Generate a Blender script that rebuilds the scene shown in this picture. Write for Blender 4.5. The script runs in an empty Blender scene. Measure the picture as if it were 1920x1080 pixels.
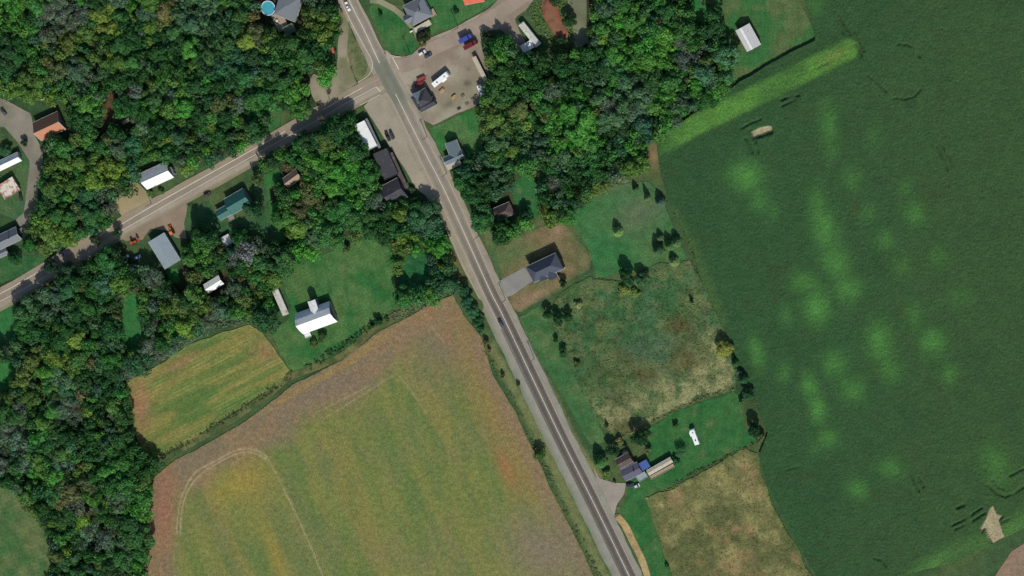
import bpy, math, random
import numpy as np
from mathutils import Vector, Matrix
random.seed(7); RNG = np.random.default_rng(7)
C = bpy.context.scene.collection
sc = bpy.context.scene

# ------------------------------------------------------------------ camera
MPP = 0.30                      # metres per photo pixel at the centre
DIST = 2500.0
TILT = math.radians(21); AZ = math.radians(52)      # seen from the north-east, 21 degrees off nadir
LENS = 36.0 * DIST / (1920 * MPP)
b_ = np.array([math.sin(TILT) * math.sin(AZ), math.sin(TILT) * math.cos(AZ), math.cos(TILT)])
n_ = np.array([0, 1.0, 0]); y_ = n_ - n_.dot(b_) * b_; y_ /= np.linalg.norm(y_)
x_ = np.cross(y_, b_)
sh = math.atan2(np.array([1.0, 0, 0]).dot(y_), np.array([1.0, 0, 0]).dot(x_)) / 2
x2 = math.cos(sh) * x_ + math.sin(sh) * y_; y2 = np.cross(b_, x2)
x_, y_ = x2, y2
CAMP = b_ * DIST
cam = bpy.data.cameras.new('camera'); camo = bpy.data.objects.new('camera', cam); C.objects.link(camo)
cam.lens = LENS; cam.sensor_width = 36; cam.clip_start = 10; cam.clip_end = 20000
camo.matrix_world = Matrix(((x_[0], y_[0], b_[0], CAMP[0]), (x_[1], y_[1], b_[1], CAMP[1]), (x_[2], y_[2], b_[2], CAMP[2]), (0, 0, 0, 1)))
sc.camera = camo

def P(px, py, z=0.0):
    """photo pixel -> world point on the plane at height z"""
    s = 36.0 / 1920 / LENS
    d = x_ * ((px - 960) * s) - y_ * ((py - 540) * s) - b_
    t = (z - CAMP[2]) / d[2]
    return CAMP + d * t

def PX(x, y, z=0.0):
    q = [x - CAMP[0], y - CAMP[1], z - CAMP[2]]
    cx = q[0] * x_[0] + q[1] * x_[1] + q[2] * x_[2]
    cy = q[0] * y_[0] + q[1] * y_[1] + q[2] * y_[2]
    cz = q[0] * b_[0] + q[1] * b_[1] + q[2] * b_[2]
    s = LENS / 36 * 1920
    return 960 + cx / -cz * s, 540 - cy / -cz * s

# ------------------------------------------------------------------ sky, sun, exposure
SUN_EL = math.radians(43); SUN_AZ = math.radians(160)      # clockwise from north (+Y)
w = bpy.data.worlds.new("World"); sc.world = w; w.use_nodes = True
nt = w.node_tree; nt.nodes.clear()
sky = nt.nodes.new('ShaderNodeTexSky'); sky.sky_type = 'NISHITA'; sky.sun_disc = False
sky.sun_elevation = SUN_EL; sky.sun_rotation = SUN_AZ
bg = nt.nodes.new('ShaderNodeBackground'); bg.inputs[1].default_value = 0.10
wo = nt.nodes.new('ShaderNodeOutputWorld')
nt.links.new(sky.outputs[0], bg.inputs[0]); nt.links.new(bg.outputs[0], wo.inputs[0])
sl = bpy.data.lights.new('sun', 'SUN'); sl.energy = 3.8; sl.angle = math.radians(0.5); sl.color = (1.0, 0.955, 0.88)
so = bpy.data.objects.new('sun', sl); C.objects.link(so)
sdir = Vector((math.sin(SUN_AZ) * math.cos(SUN_EL), math.cos(SUN_AZ) * math.cos(SUN_EL), math.sin(SUN_EL)))
so.rotation_euler = sdir.to_track_quat('Z', 'Y').to_euler()
so.location = sdir * 300
sc.view_settings.view_transform = 'Standard'; sc.view_settings.look = 'None'
sc.view_settings.exposure = 0; sc.view_settings.gamma = 1; sc.view_settings.use_curve_mapping = False
sc.render.engine = 'CYCLES'
sc.cycles.max_bounces = 4; sc.cycles.diffuse_bounces = 2
ILL = np.array([1.02, 1.00, 0.96])     # what a white level surface shows here; turns seen colours into base colours

def lin(c):
    c = np.asarray(c, float) / 255.0
    return np.where(c <= 0.04045, c / 12.92, ((c + 0.055) / 1.055) ** 2.4)
def A(r, g, b):
    return lin((r, g, b)) / ILL

# ------------------------------------------------------------------ numpy helpers
_perm = np.random.default_rng(3).random((256, 256))
def vnoise(x, y, s, seed=0):
    x = x / s + seed * 17.31; y = y / s + seed * 9.77
    xi = np.floor(x).astype(int); yi = np.floor(y).astype(int)
    fx = x - xi; fy = y - yi; fx = fx * fx * (3 - 2 * fx); fy = fy * fy * (3 - 2 * fy)
    g = lambda a, b: _perm[a & 255, b & 255]
    return (g(xi, yi) * (1 - fx) + g(xi + 1, yi) * fx) * (1 - fy) + (g(xi, yi + 1) * (1 - fx) + g(xi + 1, yi + 1) * fx) * fy
def fbm(x, y, s, seed=0, o=4):
    v = 0; a = 1; t = 0
    for i in range(o):
        v = v + a * vnoise(x, y, s / 2 ** i, seed + i); t += a; a *= .55
    return v / t
def sstep(a, b, x):
    t = np.clip((x - a) / (b - a), 0, 1); return t * t * (3 - 2 * t)
def mix(a, b, t):
    t = np.asarray(t)[..., None]; return np.asarray(a) * (1 - t) + np.asarray(b) * t
def seg_nearest(x, y, pts, closed=True):
    pts = np.asarray(pts, float); n = len(pts)
    best = np.full(x.shape, 1e18); bx = x.copy(); by = y.copy()
    for i in range(n if closed else n - 1):
        a = pts[i]; b = pts[(i + 1) % n]; d = b - a; L2 = d.dot(d) + 1e-12
        t = np.clip(((x - a[0]) * d[0] + (y - a[1]) * d[1]) / L2, 0, 1)
        qx = a[0] + t * d[0]; qy = a[1] + t * d[1]
        dd = (x - qx) ** 2 + (y - qy) ** 2
        m = dd < best; best = np.where(m, dd, best); bx = np.where(m, qx, bx); by = np.where(m, qy, by)
    return np.sqrt(best), bx, by
def inside(x, y, pts):
    pts = np.asarray(pts, float); r = np.zeros(x.shape, bool); n = len(pts); j = n - 1
    for i in range(n):
        xi, yi = pts[i]; xj, yj = pts[j]
        if yi != yj:
            r ^= ((yi > y) != (yj > y)) & (x < (xj - xi) * (y - yi) / (yj - yi) + xi)
        j = i
    return r
def sdist(x, y, pts):
    d, _, _ = seg_nearest(x, y, pts); return np.where(inside(x, y, pts), d, -d)
def ldist(x, y, pts):
    return seg_nearest(x, y, pts, False)[0]
def blob(px, py, cx, cy, rx, ry, ang=0):
    c, s = math.cos(math.radians(ang)), math.sin(math.radians(ang))
    u = (px - cx) * c + (py - cy) * s; v = -(px - cx) * s + (py - cy) * c
    return np.exp(-((u / rx) ** 2 + (v / ry) ** 2))

def np_mesh(name, V, F, col=None, mat=None, smooth=False):
    """V (n,3); F list of index arrays (each (m,k))"""
    me = bpy.data.meshes.new(name)
    V = np.asarray(V, np.float32)
    Fs = [np.asarray(f, np.int32) for f in F if len(f)]
    nl = sum(f.size for f in Fs); npoly = sum(len(f) for f in Fs)
    me.vertices.add(len(V)); me.vertices.foreach_set('co', V.ravel())
    me.loops.add(nl); me.polygons.add(npoly)
    me.loops.foreach_set('vertex_index', np.concatenate([f.ravel() for f in Fs]))
    tot = np.concatenate([np.full(len(f), f.shape[1], np.int32) for f in Fs])
    st = np.concatenate([[0], np.cumsum(tot)[:-1]]).astype(np.int32)
    me.polygons.foreach_set('loop_start', st)
    try: me.polygons.foreach_set('loop_total', tot)
    except Exception: pass
    if smooth: me.polygons.foreach_set('use_smooth', np.ones(npoly, bool))
    if col is not None:
        ca = me.color_attributes.new('Col', 'FLOAT_COLOR', 'POINT')
        c4 = np.ones((len(V), 4), np.float32); c4[:, :3] = col
        ca.data.foreach_set('color', c4.ravel())
    if mat: me.materials.append(mat)
    me.update(calc_edges=True); me.validate()
    return me

def link(name, me, parent=None):
    o = bpy.data.objects.new(name, me); C.objects.link(o)
    if parent: o.parent = parent
    return o
def tag(o, label=None, cat=None, group=None, kind=None):
    if label: o['label'] = label
    if cat: o['category'] = cat
    if group: o['group'] = group
    if kind: o['kind'] = kind
    return o
def empty(name, loc, rz=0, label=None, cat=None, group=None):
    o = bpy.data.objects.new(name, None); C.objects.link(o)
    o.location = loc; o.rotation_euler = (0, 0, rz); o.empty_display_size = .5
    return tag(o, label, cat, group)
def copy_tree(o, parent=None):
    c = o.copy(); C.objects.link(c); c.parent = parent
    for ch in o.children: copy_tree(ch, c)
    return c

# ------------------------------------------------------------------ materials
def mat_sheet(name, s1=1.2, s2=6, a1=.35, a2=.25, rough=.95, bump=.25, bs=1.0):
    """colour attribute broken up by noise at two sizes, with fine relief"""
    m = bpy.data.materials.new(name); m.use_nodes = True; t = m.node_tree; N = t.nodes; L = t.links
    bs_ = N['Principled BSDF']; bs_.inputs['Roughness'].default_value = rough
    bs_.inputs['Specular IOR Level'].default_value = .12
    at = N.new('ShaderNodeAttribute'); at.attribute_name = 'Col'
    ge = N.new('ShaderNodeNewGeometry')
    prev = at.outputs['Color']
    for s, a, det in ((s1, a1, 3), (s2, a2, 2)):
        no = N.new('ShaderNodeTexNoise'); no.inputs['Scale'].default_value = 1 / s; no.inputs['Detail'].default_value = det
        L.new(ge.outputs['Position'], no.inputs['Vector'])
        mr = N.new('ShaderNodeMapRange'); mr.inputs[1].default_value = .3; mr.inputs[2].default_value = .7
        mr.inputs[3].default_value = 1 - a; mr.inputs[4].default_value = 1 + a
        L.new(no.outputs[0], mr.inputs[0])
        vm = N.new('ShaderNodeVectorMath'); vm.operation = 'SCALE'
        L.new(prev, vm.inputs[0]); L.new(mr.outputs[0], vm.inputs['Scale']); prev = vm.outputs[0]
    L.new(prev, bs_.inputs['Base Color'])
    if bump:
        no = N.new('ShaderNodeTexNoise'); no.inputs['Scale'].default_value = bs; no.inputs['Detail'].default_value = 4
        L.new(ge.outputs['Position'], no.inputs['Vector'])
        bu = N.new('ShaderNodeBump'); bu.inputs['Strength'].default_value = bump; bu.inputs['Distance'].default_value = .5
        L.new(no.outputs[0], bu.inputs['Height']); L.new(bu.outputs[0], bs_.inputs['Normal'])
    return m
def mat_plain(name, col, rough=.7, metal=0, amp=.18, scale=1.5, streak=0, spec=.3, dark=None, dthr=.62):
    """a solid colour with grain; streak stretches the grain down the slope; dark = stain colour in patches"""
    m = bpy.data.materials.new(name); m.use_nodes = True; t = m.node_tree; N = t.nodes; L = t.links
    b = N['Principled BSDF']; b.inputs['Roughness'].default_value = rough; b.inputs['Metallic'].default_value = metal
    b.inputs['Specular IOR Level'].default_value = spec
    tc = N.new('ShaderNodeTexCoord'); mp = N.new('ShaderNodeMapping')
    mp.inputs['Scale'].default_value = (1, 1 / (1 + streak * 5), 1)
    L.new(tc.outputs['Object'], mp.inputs[0])
    no = N.new('ShaderNodeTexNoise'); no.inputs['Scale'].default_value = scale; no.inputs['Detail'].default_value = 5
    L.new(mp.outputs[0], no.inputs['Vector'])
    mr = N.new('ShaderNodeMapRange'); mr.inputs[1].default_value = .3; mr.inputs[2].default_value = .7
    mr.inputs[3].default_value = 1 - amp; mr.inputs[4].default_value = 1 + amp
    L.new(no.outputs[0], mr.inputs[0])
    vm = N.new('ShaderNodeVectorMath'); vm.operation = 'SCALE'
    c3 = tuple(float(v) for v in col)
    if dark is not None:
        n2 = N.new('ShaderNodeTexNoise'); n2.inputs['Scale'].default_value = .35; n2.inputs['Detail'].default_value = 4
        L.new(tc.outputs['Object'], n2.inputs['Vector'])
        r2 = N.new('ShaderNodeMapRange'); r2.inputs[1].default_value = dthr - .08; r2.inputs[2].default_value = dthr + .05
        L.new(n2.outputs[0], r2.inputs[0])
        mx = N.new('ShaderNodeMix'); mx.data_type = 'RGBA'
        mx.inputs[6].default_value = c3 + (1,); mx.inputs[7].default_value = tuple(float(v) for v in dark) + (1,)
        L.new(r2.outputs[0], mx.inputs[0]); L.new(mx.outputs[2], vm.inputs[0])
    else:
        vm.inputs[0].default_value = c3
    L.new(mr.outputs[0], vm.inputs['Scale']); L.new(vm.outputs[0], b.inputs['Base Color'])
    return m
def mat_leaf():
    m = bpy.data.materials.new('foliage'); m.use_nodes = True; t = m.node_tree; N = t.nodes; L = t.links
    N.remove(N['Principled BSDF'])
    at = N.new('ShaderNodeAttribute'); at.attribute_name = 'Col'
    oi = N.new('ShaderNodeObjectInfo')
    mx = N.new('ShaderNodeVectorMath'); mx.operation = 'MULTIPLY'
    L.new(at.outputs['Color'], mx.inputs[0]); L.new(oi.outputs['Color'], mx.inputs[1])
    d = N.new('ShaderNodeBsdfDiffuse'); tr = N.new('ShaderNodeBsdfTranslucent'); ms = N.new('ShaderNodeMixShader')
    ms.inputs[0].default_value = .42
    L.new(mx.outputs[0], d.inputs[0]); L.new(mx.outputs[0], tr.inputs[0])
    L.new(d.outputs[0], ms.inputs[1]); L.new(tr.outputs[0], ms.inputs[2])
    L.new(ms.outputs[0], N['Material Output'].inputs[0])
    return m
LEAF = mat_leaf()
M_GRASS = mat_sheet('grass', .9, 5, .28, .18, bump=.5, bs=1.6)
M_CROP = mat_sheet('crop_leaves', .8, 4, .36, .10, bump=.35, bs=2.2)
M_SOY = mat_sheet('dry_crop', .7, 3, .30, .12, bump=.4, bs=2.0)
M_GRAV = mat_sheet('gravel', 1.0, 8, .07, .08, bump=.15, bs=2)
M_ASPH = mat_sheet('asphalt', .8, 6, .06, .06, bump=.05, bs=3)
M_FLOOR = mat_sheet('forest_floor', 1.2, 6, .4, .3, bump=.8, bs=1)
M_TUFT = mat_sheet('tufts', .7, 3, .2, .1, bump=0)

SHN = [0]
def sheet(name, poly, z, g, colfn, mat, h=None, jit=0.0, kind='structure', skirt=False, parent=None, js=9):
    """a gridded sheet cut to a polygon given in photo pixels; h(px,py) adds height"""
    SHN[0] += 1; z = z * 2 + SHN[0] * .0006
    pw = np.array([P(a, b)[:2] for a, b in poly])
    # densify and jitter the outline
    out = []
    for i in range(len(pw)):
        a = pw[i]; b = pw[(i + 1) % len(pw)]; k = max(1, int(np.linalg.norm(b - a) / 2.5))
        for q in range(k): out.append(a + (b - a) * q / k)
    out = np.array(out)
    if jit:
        out = out + jit * np.stack([fbm(out[:, 0], out[:, 1], js, 31) - .5, fbm(out[:, 0], out[:, 1], js, 37) - .5], 1) * 2
    lo = out.min(0) - g; hi = out.max(0) + g
    nx = int((hi[0] - lo[0]) / g) + 2; ny = int((hi[1] - lo[1]) / g) + 2
    X, Y = np.meshgrid(lo[0] + np.arange(nx) * g, lo[1] + np.arange(ny) * g)
    X = X.ravel(); Y = Y.ravel()
    ins = inside(X, Y, out)
    # nearest outline points only for cells near the edge
    I2 = ins.reshape(ny, nx); near = np.zeros_like(I2)
    for dx in (-1, 0, 1):
        for dy in (-1, 0, 1):
            near |= np.roll(np.roll(I2, dy, 0), dx, 1) != I2
    near = near.ravel(); idx = np.where(near & ~ins)[0]
    d, bx, by = seg_nearest(X[idx], Y[idx], out)
    keep = ins.copy(); ok = d < g * .8; keep[idx[ok]] = True
    X[idx[ok]] = bx[ok]; Y[idx[ok]] = by[ok]
    new = np.full(nx * ny, -1); new[keep] = np.arange(keep.sum())
    i0 = (np.arange(ny - 1)[:, None] * nx + np.arange(nx - 1)[None]).ravel()
    q = np.stack([i0, i0 + 1, i0 + nx + 1, i0 + nx], 1)
    kq = keep[q]; full = kq.all(1); three = kq.sum(1) == 3
    Q = new[q[full]]; T = q[three]; KT = kq[three]
    tri = new[T[KT].reshape(-1, 3)] if len(T) else np.zeros((0, 3), int)
    x = X[keep]; y = Y[keep]
    px, py = PX(x, y)
    zz = np.full(x.shape, z)
    if h is not None: zz = zz + h(px, py, x, y)
    V = np.stack([x, y, zz], 1); col = colfn(px, py, x, y)
    F = [Q, tri]
    if skirt:
        E = np.concatenate([np.stack([f[:, i], f[:, (i + 1) % f.shape[1]]], 1) for f in (Q, tri) for i in range(f.shape[1])])
        key = np.minimum(E[:, 0], E[:, 1]) * 10 ** 7 + np.maximum(E[:, 0], E[:, 1])
        u, inv, cnt = np.unique(key, return_inverse=True, return_counts=True)
        be = E[cnt[inv] == 1]; n = len(V)
        bv = np.unique(be); mp = np.full(n, -1); mp[bv] = n + np.arange(len(bv))
        Vb = V[bv].copy(); Vb[:, 2] = -.2
        V = np.concatenate([V, Vb]); col = np.concatenate([col, col[bv] * .8])
        F.append(np.stack([be[:, 1], be[:, 0], mp[be[:, 0]], mp[be[:, 1]]], 1))
    me = np_mesh(name, V, F, col, mat)
    o = link(name, me, parent)
    if parent is None: tag(o, kind=kind)
    return o

def strip_poly(pts, wl, wr=None):
    """polygon around a polyline; widths in photo pixels to its left and right (looking along it)"""
    pts = np.array(pts, float); wr = wl if wr is None else wr
    if np.isscalar(wl): wl = [wl] * len(pts)
    if np.isscalar(wr): wr = [wr] * len(pts)
    t = np.gradient(pts, axis=0); t /= np.linalg.norm(t, axis=1)[:, None]
    nr = np.stack([-t[:, 1], t[:, 0]], 1)   # image coords: right-hand side of travel
    Rr = pts + nr * np.array(wr)[:, None]; Ll = pts - nr * np.array(wl)[:, None]
    return [tuple(p) for p in Rr] + [tuple(p) for p in Ll[::-1]]
def smooth_line(pts, n=8):
    pts = np.array(pts, float); out = []
    q = np.concatenate([[2 * pts[0] - pts[1]], pts, [2 * pts[-1] - pts[-2]]])
    for i in range(1, len(q) - 2):
        p0, p1, p2, p3 = q[i - 1], q[i], q[i + 1], q[i + 2]
        for k in range(n):
            t = k / n
            out.append(.5 * (2 * p1 + (p2 - p0) * t + (2 * p0 - 5 * p1 + 4 * p2 - p3) * t * t + (3 * p1 - p0 - 3 * p2 + p3) * t ** 3))
    out.append(q[-2]); return [tuple(p) for p in out]

# ================================================================== LAND
GRASSY = A(62, 88, 54)
def grass_col(base, alt, amt=.5, s=14, seed=1, stripes=None):
    def f(px, py, x, y):
        n = fbm(x, y, s, seed); c = mix(base, alt, sstep(.35, .65, n) * amt)
        c = mix(c, A(110, 112, 72), sstep(.62, .8, fbm(x, y, 5, seed + 40)) * .35)
        c = c * (1 + .06 * np.sin((px * .42 + py * .9) / 4.5 * 2 * math.pi + 2 * vnoise(x, y, 12, 3)))[:, None]
        if stripes:
            ang, per, st = stripes; u = px * math.cos(math.radians(ang)) + py * math.sin(math.radians(ang))
            c = c * (1 + st * np.sin(u / per * 2 * math.pi + 2 * vnoise(x, y, 10, 5)) * (.4 + vnoise(x, y, 25, 8)))[:, None]
        return c
    return f

F_NW = [(-90, -90), (632, -90), (634, 60), (606, 110), (622, 150), (590, 200), (520, 212), (525, 235), (480, 262), (420, 288), (335, 322), (330, 300), (262, 292), (255, 330), (245, 350), (215, 372), (205, 420), (160, 436), (120, 452), (70, 478), (50, 445), (75, 390), (84, 310), (76, 272), (130, 262), (125, 190), (60, 182), (20, 176), (-90, 170)]
F_MID = [(480, 300), (530, 262), (600, 222), (655, 206), (668, 240), (700, 285), (718, 345), (712, 365), (740, 392), (775, 372), (800, 388), (822, 440), (842, 500), (850, 545), (805, 560), (745, 560), (735, 480), (700, 438), (620, 450), (560, 490), (530, 500), (508, 440), (500, 330)]
F_SW = [(40, 520), (80, 500), (120, 505), (150, 475), (190, 455), (225, 450), (235, 475), (262, 500), (300, 512), (345, 490), (335, 410), (345, 375), (385, 395), (400, 420), (470, 412), (480, 330), (510, 325), (512, 430), (530, 500), (506, 540), (515, 598), (470, 600), (380, 622), (290, 685), (232, 712), (245, 835), (292, 866), (278, 930), (272, 1160), (95, 1160), (102, 1010), (60, 960), (5, 900), (-90, 900), (-90, 740), (-90, 500)]
F_NE = [(905, 215), (905, 165), (925, 130), (918, 80), (945, 70), (965, 92), (985, 108), (1030, 112), (1075, 85), (1100, -90), (1300, -90), (1335, 20), (1378, 70), (1374, 150), (1335, 188), (1250, 238), (1222, 262), (1218, 300), (1185, 325), (1125, 370), (1070, 412), (1030, 415), (1010, 400), (1008, 350), (965, 325), (958, 380), (920, 392), (890, 400), (868, 345), (878, 298), (905, 285), (898, 235)]
F_HOUSE = [(888, 395), (925, 395), (960, 410), (1000, 415), (985, 432), (920, 452), (908, 430)]
F_EAST_FAR = []
FOREST = [F_NW, F_MID, F_SW, F_NE, F_HOUSE]

def ground_col(px, py, x, y):
    c = mix(A(58, 84, 50), A(84, 96, 56), sstep(.35, .7, fbm(x, y, 30, 2)) * .7)
    c = mix(c, A(40, 66, 38), sstep(.5, .75, fbm(x, y, 55, 4)) * .6)
    f = np.zeros(px.shape)
    for p in FOREST:
        f = np.maximum(f, sstep(-8, 10, sdist(px, py, p) + 14 * (fbm(x, y, 8, 6) - .5)))
    c = mix(c, mix(A(44, 58, 34), A(66, 58, 42), sstep(.4, .65, fbm(x, y, 10, 9))), f * .9)
    # shallow browned verges beside the big field
    for (cx, cy, rx, ry, an, cc, k) in [(830, 470, 60, 12, 62, (150, 125, 78), .8), (205, 195, 10, 34, 12, (92, 68, 48), .9),
            (1010, 950, 100, 12, 63, (118, 116, 72), .8), (860, 600, 20, 60, -25, (70, 92, 54), .5), (1035, 430, 26, 16, 0, (120, 98, 78), .7),
            (1120, 345, 70, 30, -30, (88, 92, 60), .8), (1225, 290, 10, 22, 0, (134, 112, 82), 1), (1200, 285, 22, 14, 0, (100, 84, 60), .6),
            (1240, 500, 60, 50, 0, (84, 86, 58), .6)]:
        c = mix(c, A(*cc), blob(px, py, cx, cy, rx, ry, an) * k)
    u = ldist(px, py, [(920, 650), (985, 765), (1040, 882), (1100, 1010), (1150, 1120)])
    c = mix(c, A(112, 116, 72), sstep(15, 4, u + 6 * (fbm(x, y, 6, 5) - .5)) * .85)
    c = mix(c, A(140, 132, 84), sstep(10, 3, ldist(px, py, [(936, 555), (985, 640), (1040, 750), (1085, 840), (1130, 905)]) + 4 * (fbm(x, y, 5, 15) - .5)) * .55)
    return c
# inner fine ground and a coarse rim running to the horizon, one mesh
def build_ground():
    g = 1.4
    xs = np.concatenate([[-6000, -3000, -1200, -600], np.arange(-345, 345.1, g), [600, 1200, 3000, 6000]])
    ys = np.concatenate([[-6000, -3000, -1200, -500], np.arange(-225, 225.1, g), [500, 1200, 3000, 6000]])
    X, Y = np.meshgrid(xs, ys); nx = len(xs); ny = len(ys); X = X.ravel(); Y = Y.ravel()
    px, py = PX(X, Y); Z = (fbm(X, Y, 6, 11) - 1) * .12
    i0 = (np.arange(ny - 1)[:, None] * nx + np.arange(nx - 1)[None]).ravel()
    q = np.stack([i0, i0 + 1, i0 + nx + 1, i0 + nx], 1)
    me = np_mesh('ground', np.stack([X, Y, Z], 1), [q], ground_col(px, py, X, Y), M_GRASS)
    tag(link('ground', me), kind='structure')
build_ground()

# ---- east field of tall green crop, a metre and a half high, with lodged tracks and bare spots
E_FIELD = [(1500, -160), (1512, 10), (1530, 74), (1440, 122), (1380, 158), (1320, 200), (1262, 238), (1232, 262), (1240, 330), (1262, 390), (1300, 470), (1322, 540), (1352, 600), (1380, 662), (1412, 730), (1440, 812), (1424, 850), (1440, 905), (1468, 960), (1500, 1020), (1535, 1085), (1660, 1085), (1800, 1050), (1880, 1008), (2060, 925), (2160, 875), (2160, -160)]
PATCH = [(1400, 330, 26, 24, 0, .9), (1425, 372, 16, 22, 0, .5), (1450, 400, 12, 20, 0, .3), (1535, 385, 14, 30, -12, .6), (1546, 428, 18, 34, -12, .8), (1568, 490, 22, 30, -30, .75), (1510, 528, 24, 16, 0, .6), (1533, 575, 20, 26, 0, 1), (1590, 540, 22, 22, 0, .65),
         (1650, 640, 20, 30, -8, .8), (1750, 640, 18, 18, 0, .9), (1716, 400, 16, 18, 0, .55), (1628, 400, 12, 16, 0, .35), (1660, 450, 14, 16, 0, .5), (1668, 690, 18, 22, -25, .5), (1715, 590, 14, 20, 0, .4),
         (1520, 722, 14, 22, -10, .75), (1535, 765, 13, 24, -12, .85), (1600, 728, 22, 20, 0, .6), (1566, 680, 20, 22, 0, .6), (1553, 820, 16, 14, 0, .7), (1670, 876, 20, 16, 0, .5), (1610, 915, 16, 15, 0, .7),
         (1782, 700, 14, 15, 0, .5), (1555, 232, 14, 34, -10, .55), (1560, 280, 12, 22, 0, .3), (1600, 335, 14, 20, 0, .35), (1420, 660, 12, 26, -12, .7), (1470, 700, 12, 16, 0, .4), (1640, 255, 12, 22, 0, .2), (1690, 500, 15, 15, 0, .35),
         (1530, 840, 12, 12, 0, .3), (1868, 870, 20, 32, -15, .5), (1800, 555, 20, 16, 0, .25), (1475, 590, 12, 18, -14, .35), (1700, 350, 10, 14, 0, .3), (1760, 480, 14, 16, 0, .3), (1565, 445, 14, 40, -14, .4), (1530, 10, 14, 16, 0, .35)]
GAPS = [([(1568, 20), (1590, 55), (1598, 68), (1617, 103)], 1.3, .9), ([(1572, 35), (1583, 62)], 1.2, .6), ([(1597, 46), (1606, 64), (1620, 95)], 1.1, .9),
        ([(1685, 82), (1703, 83), (1718, 92), (1726, 107)], 1.1, .9), ([(1727, 166), (1715, 180), (1698, 185), (1672, 182), (1655, 163), (1642, 150), (1628, 140)], .9, .7), ([(1728, 107), (1735, 122), (1734, 140)], .8, .45),
        ([(1414, 257), (1432, 252), (1448, 247)], 2.4, 1), ([(1390, 240), (1408, 230), (1428, 222)], 1.1, .8), ([(1398, 258), (1402, 262), (1412, 285)], 1.2, .9), ([(1408, 242), (1416, 260), (1422, 285)], 1.2, .9),
        ([(1465, 187), (1482, 180), (1500, 178)], 1.3, .9), ([(1467, 198), (1482, 190), (1494, 186)], 1.2, .8), ([(1757, 272), (1770, 298), (1778, 318)], .9, .8), ([(1768, 272), (1782, 298), (1796, 324)], .9, .8),
        ([(1707, 885), (1716, 905), (1724, 920)], 1, .9), ([(1723, 892), (1732, 912)], 1, .8), ([(1795, 951), (1812, 944), (1826, 934)], 1.7, .95), ([(1786, 984), (1812, 971), (1842, 950)], 1.2, .9),
        ([(1792, 991), (1818, 979), (1850, 959)], 1.2, .9), ([(1840, 866), (1848, 880)], 1.2, .7), ([(1850, 862), (1857, 872)], 1.1, .7), ([(1852, 905), (1868, 923), (1885, 930), (1905, 922), (1930, 905)], 1.6, .8),
        ([(1862, 898), (1872, 912), (1890, 918)], 1.2, .6), ([(1895, 890), (1930, 872)], 1.6, .8), ([(1460, 885), (1470, 882), (1498, 873)], .8, .5), ([(1872, 980), (1900, 968), (1930, 955)], 1, .6), ([(1830, 1005), (1850, 994), (1858, 1010), (1866, 1020)], 1.1, .7), ([(1640, 1045), (1655, 1050), (1662, 1060)], 1.2, .6), ([(1590, 100), (1550, 118), (1500, 140), (1470, 152)], .8, .28)]
SOILS = [[(1410, 248), (1424, 241), (1446, 237), (1449, 243), (1432, 249), (1414, 254)],
         [(1862, 950), (1869, 965), (1882, 968), (1872, 975), (1877, 990), (1884, 1008), (1862, 1018), (1852, 1000), (1850, 990), (1842, 996), (1840, 990), (1852, 972), (1856, 958)]]
EH = 1.5
def e_h(px, py, x, y):
    z = EH + (RNG.random(px.shape) - .5) * .46 
    wb = 1.6 * (vnoise(x, y, 2.5, 12) - .5)
    for p, wd, dep in GAPS:
        z -= EH * .72 * dep * sstep(.18, .5, vnoise(x, y, 5, 91)) * sstep(wd + 1.8, wd, ldist(px, py, p) + wb * .6)
    for s in SOILS: z = np.where(sdist(px, py, s) > -1.5, .06, z)
    z = z - .9 * sstep(10, 2, ldist(px, py, [(1240, 262), (1330, 208), (1440, 150), (1590, 92)])) * 0
    u = ldist(px, py, [(1225, 275), (1330, 210), (1450, 150), (1600, 82)])
    along = px * .88 - py * .47
    z += .32 * np.sin(along / 4.6 * 2 * math.pi) * sstep(44, 26, u) * sstep(1210, 1300, px)
    return np.maximum(z, .05)
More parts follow.
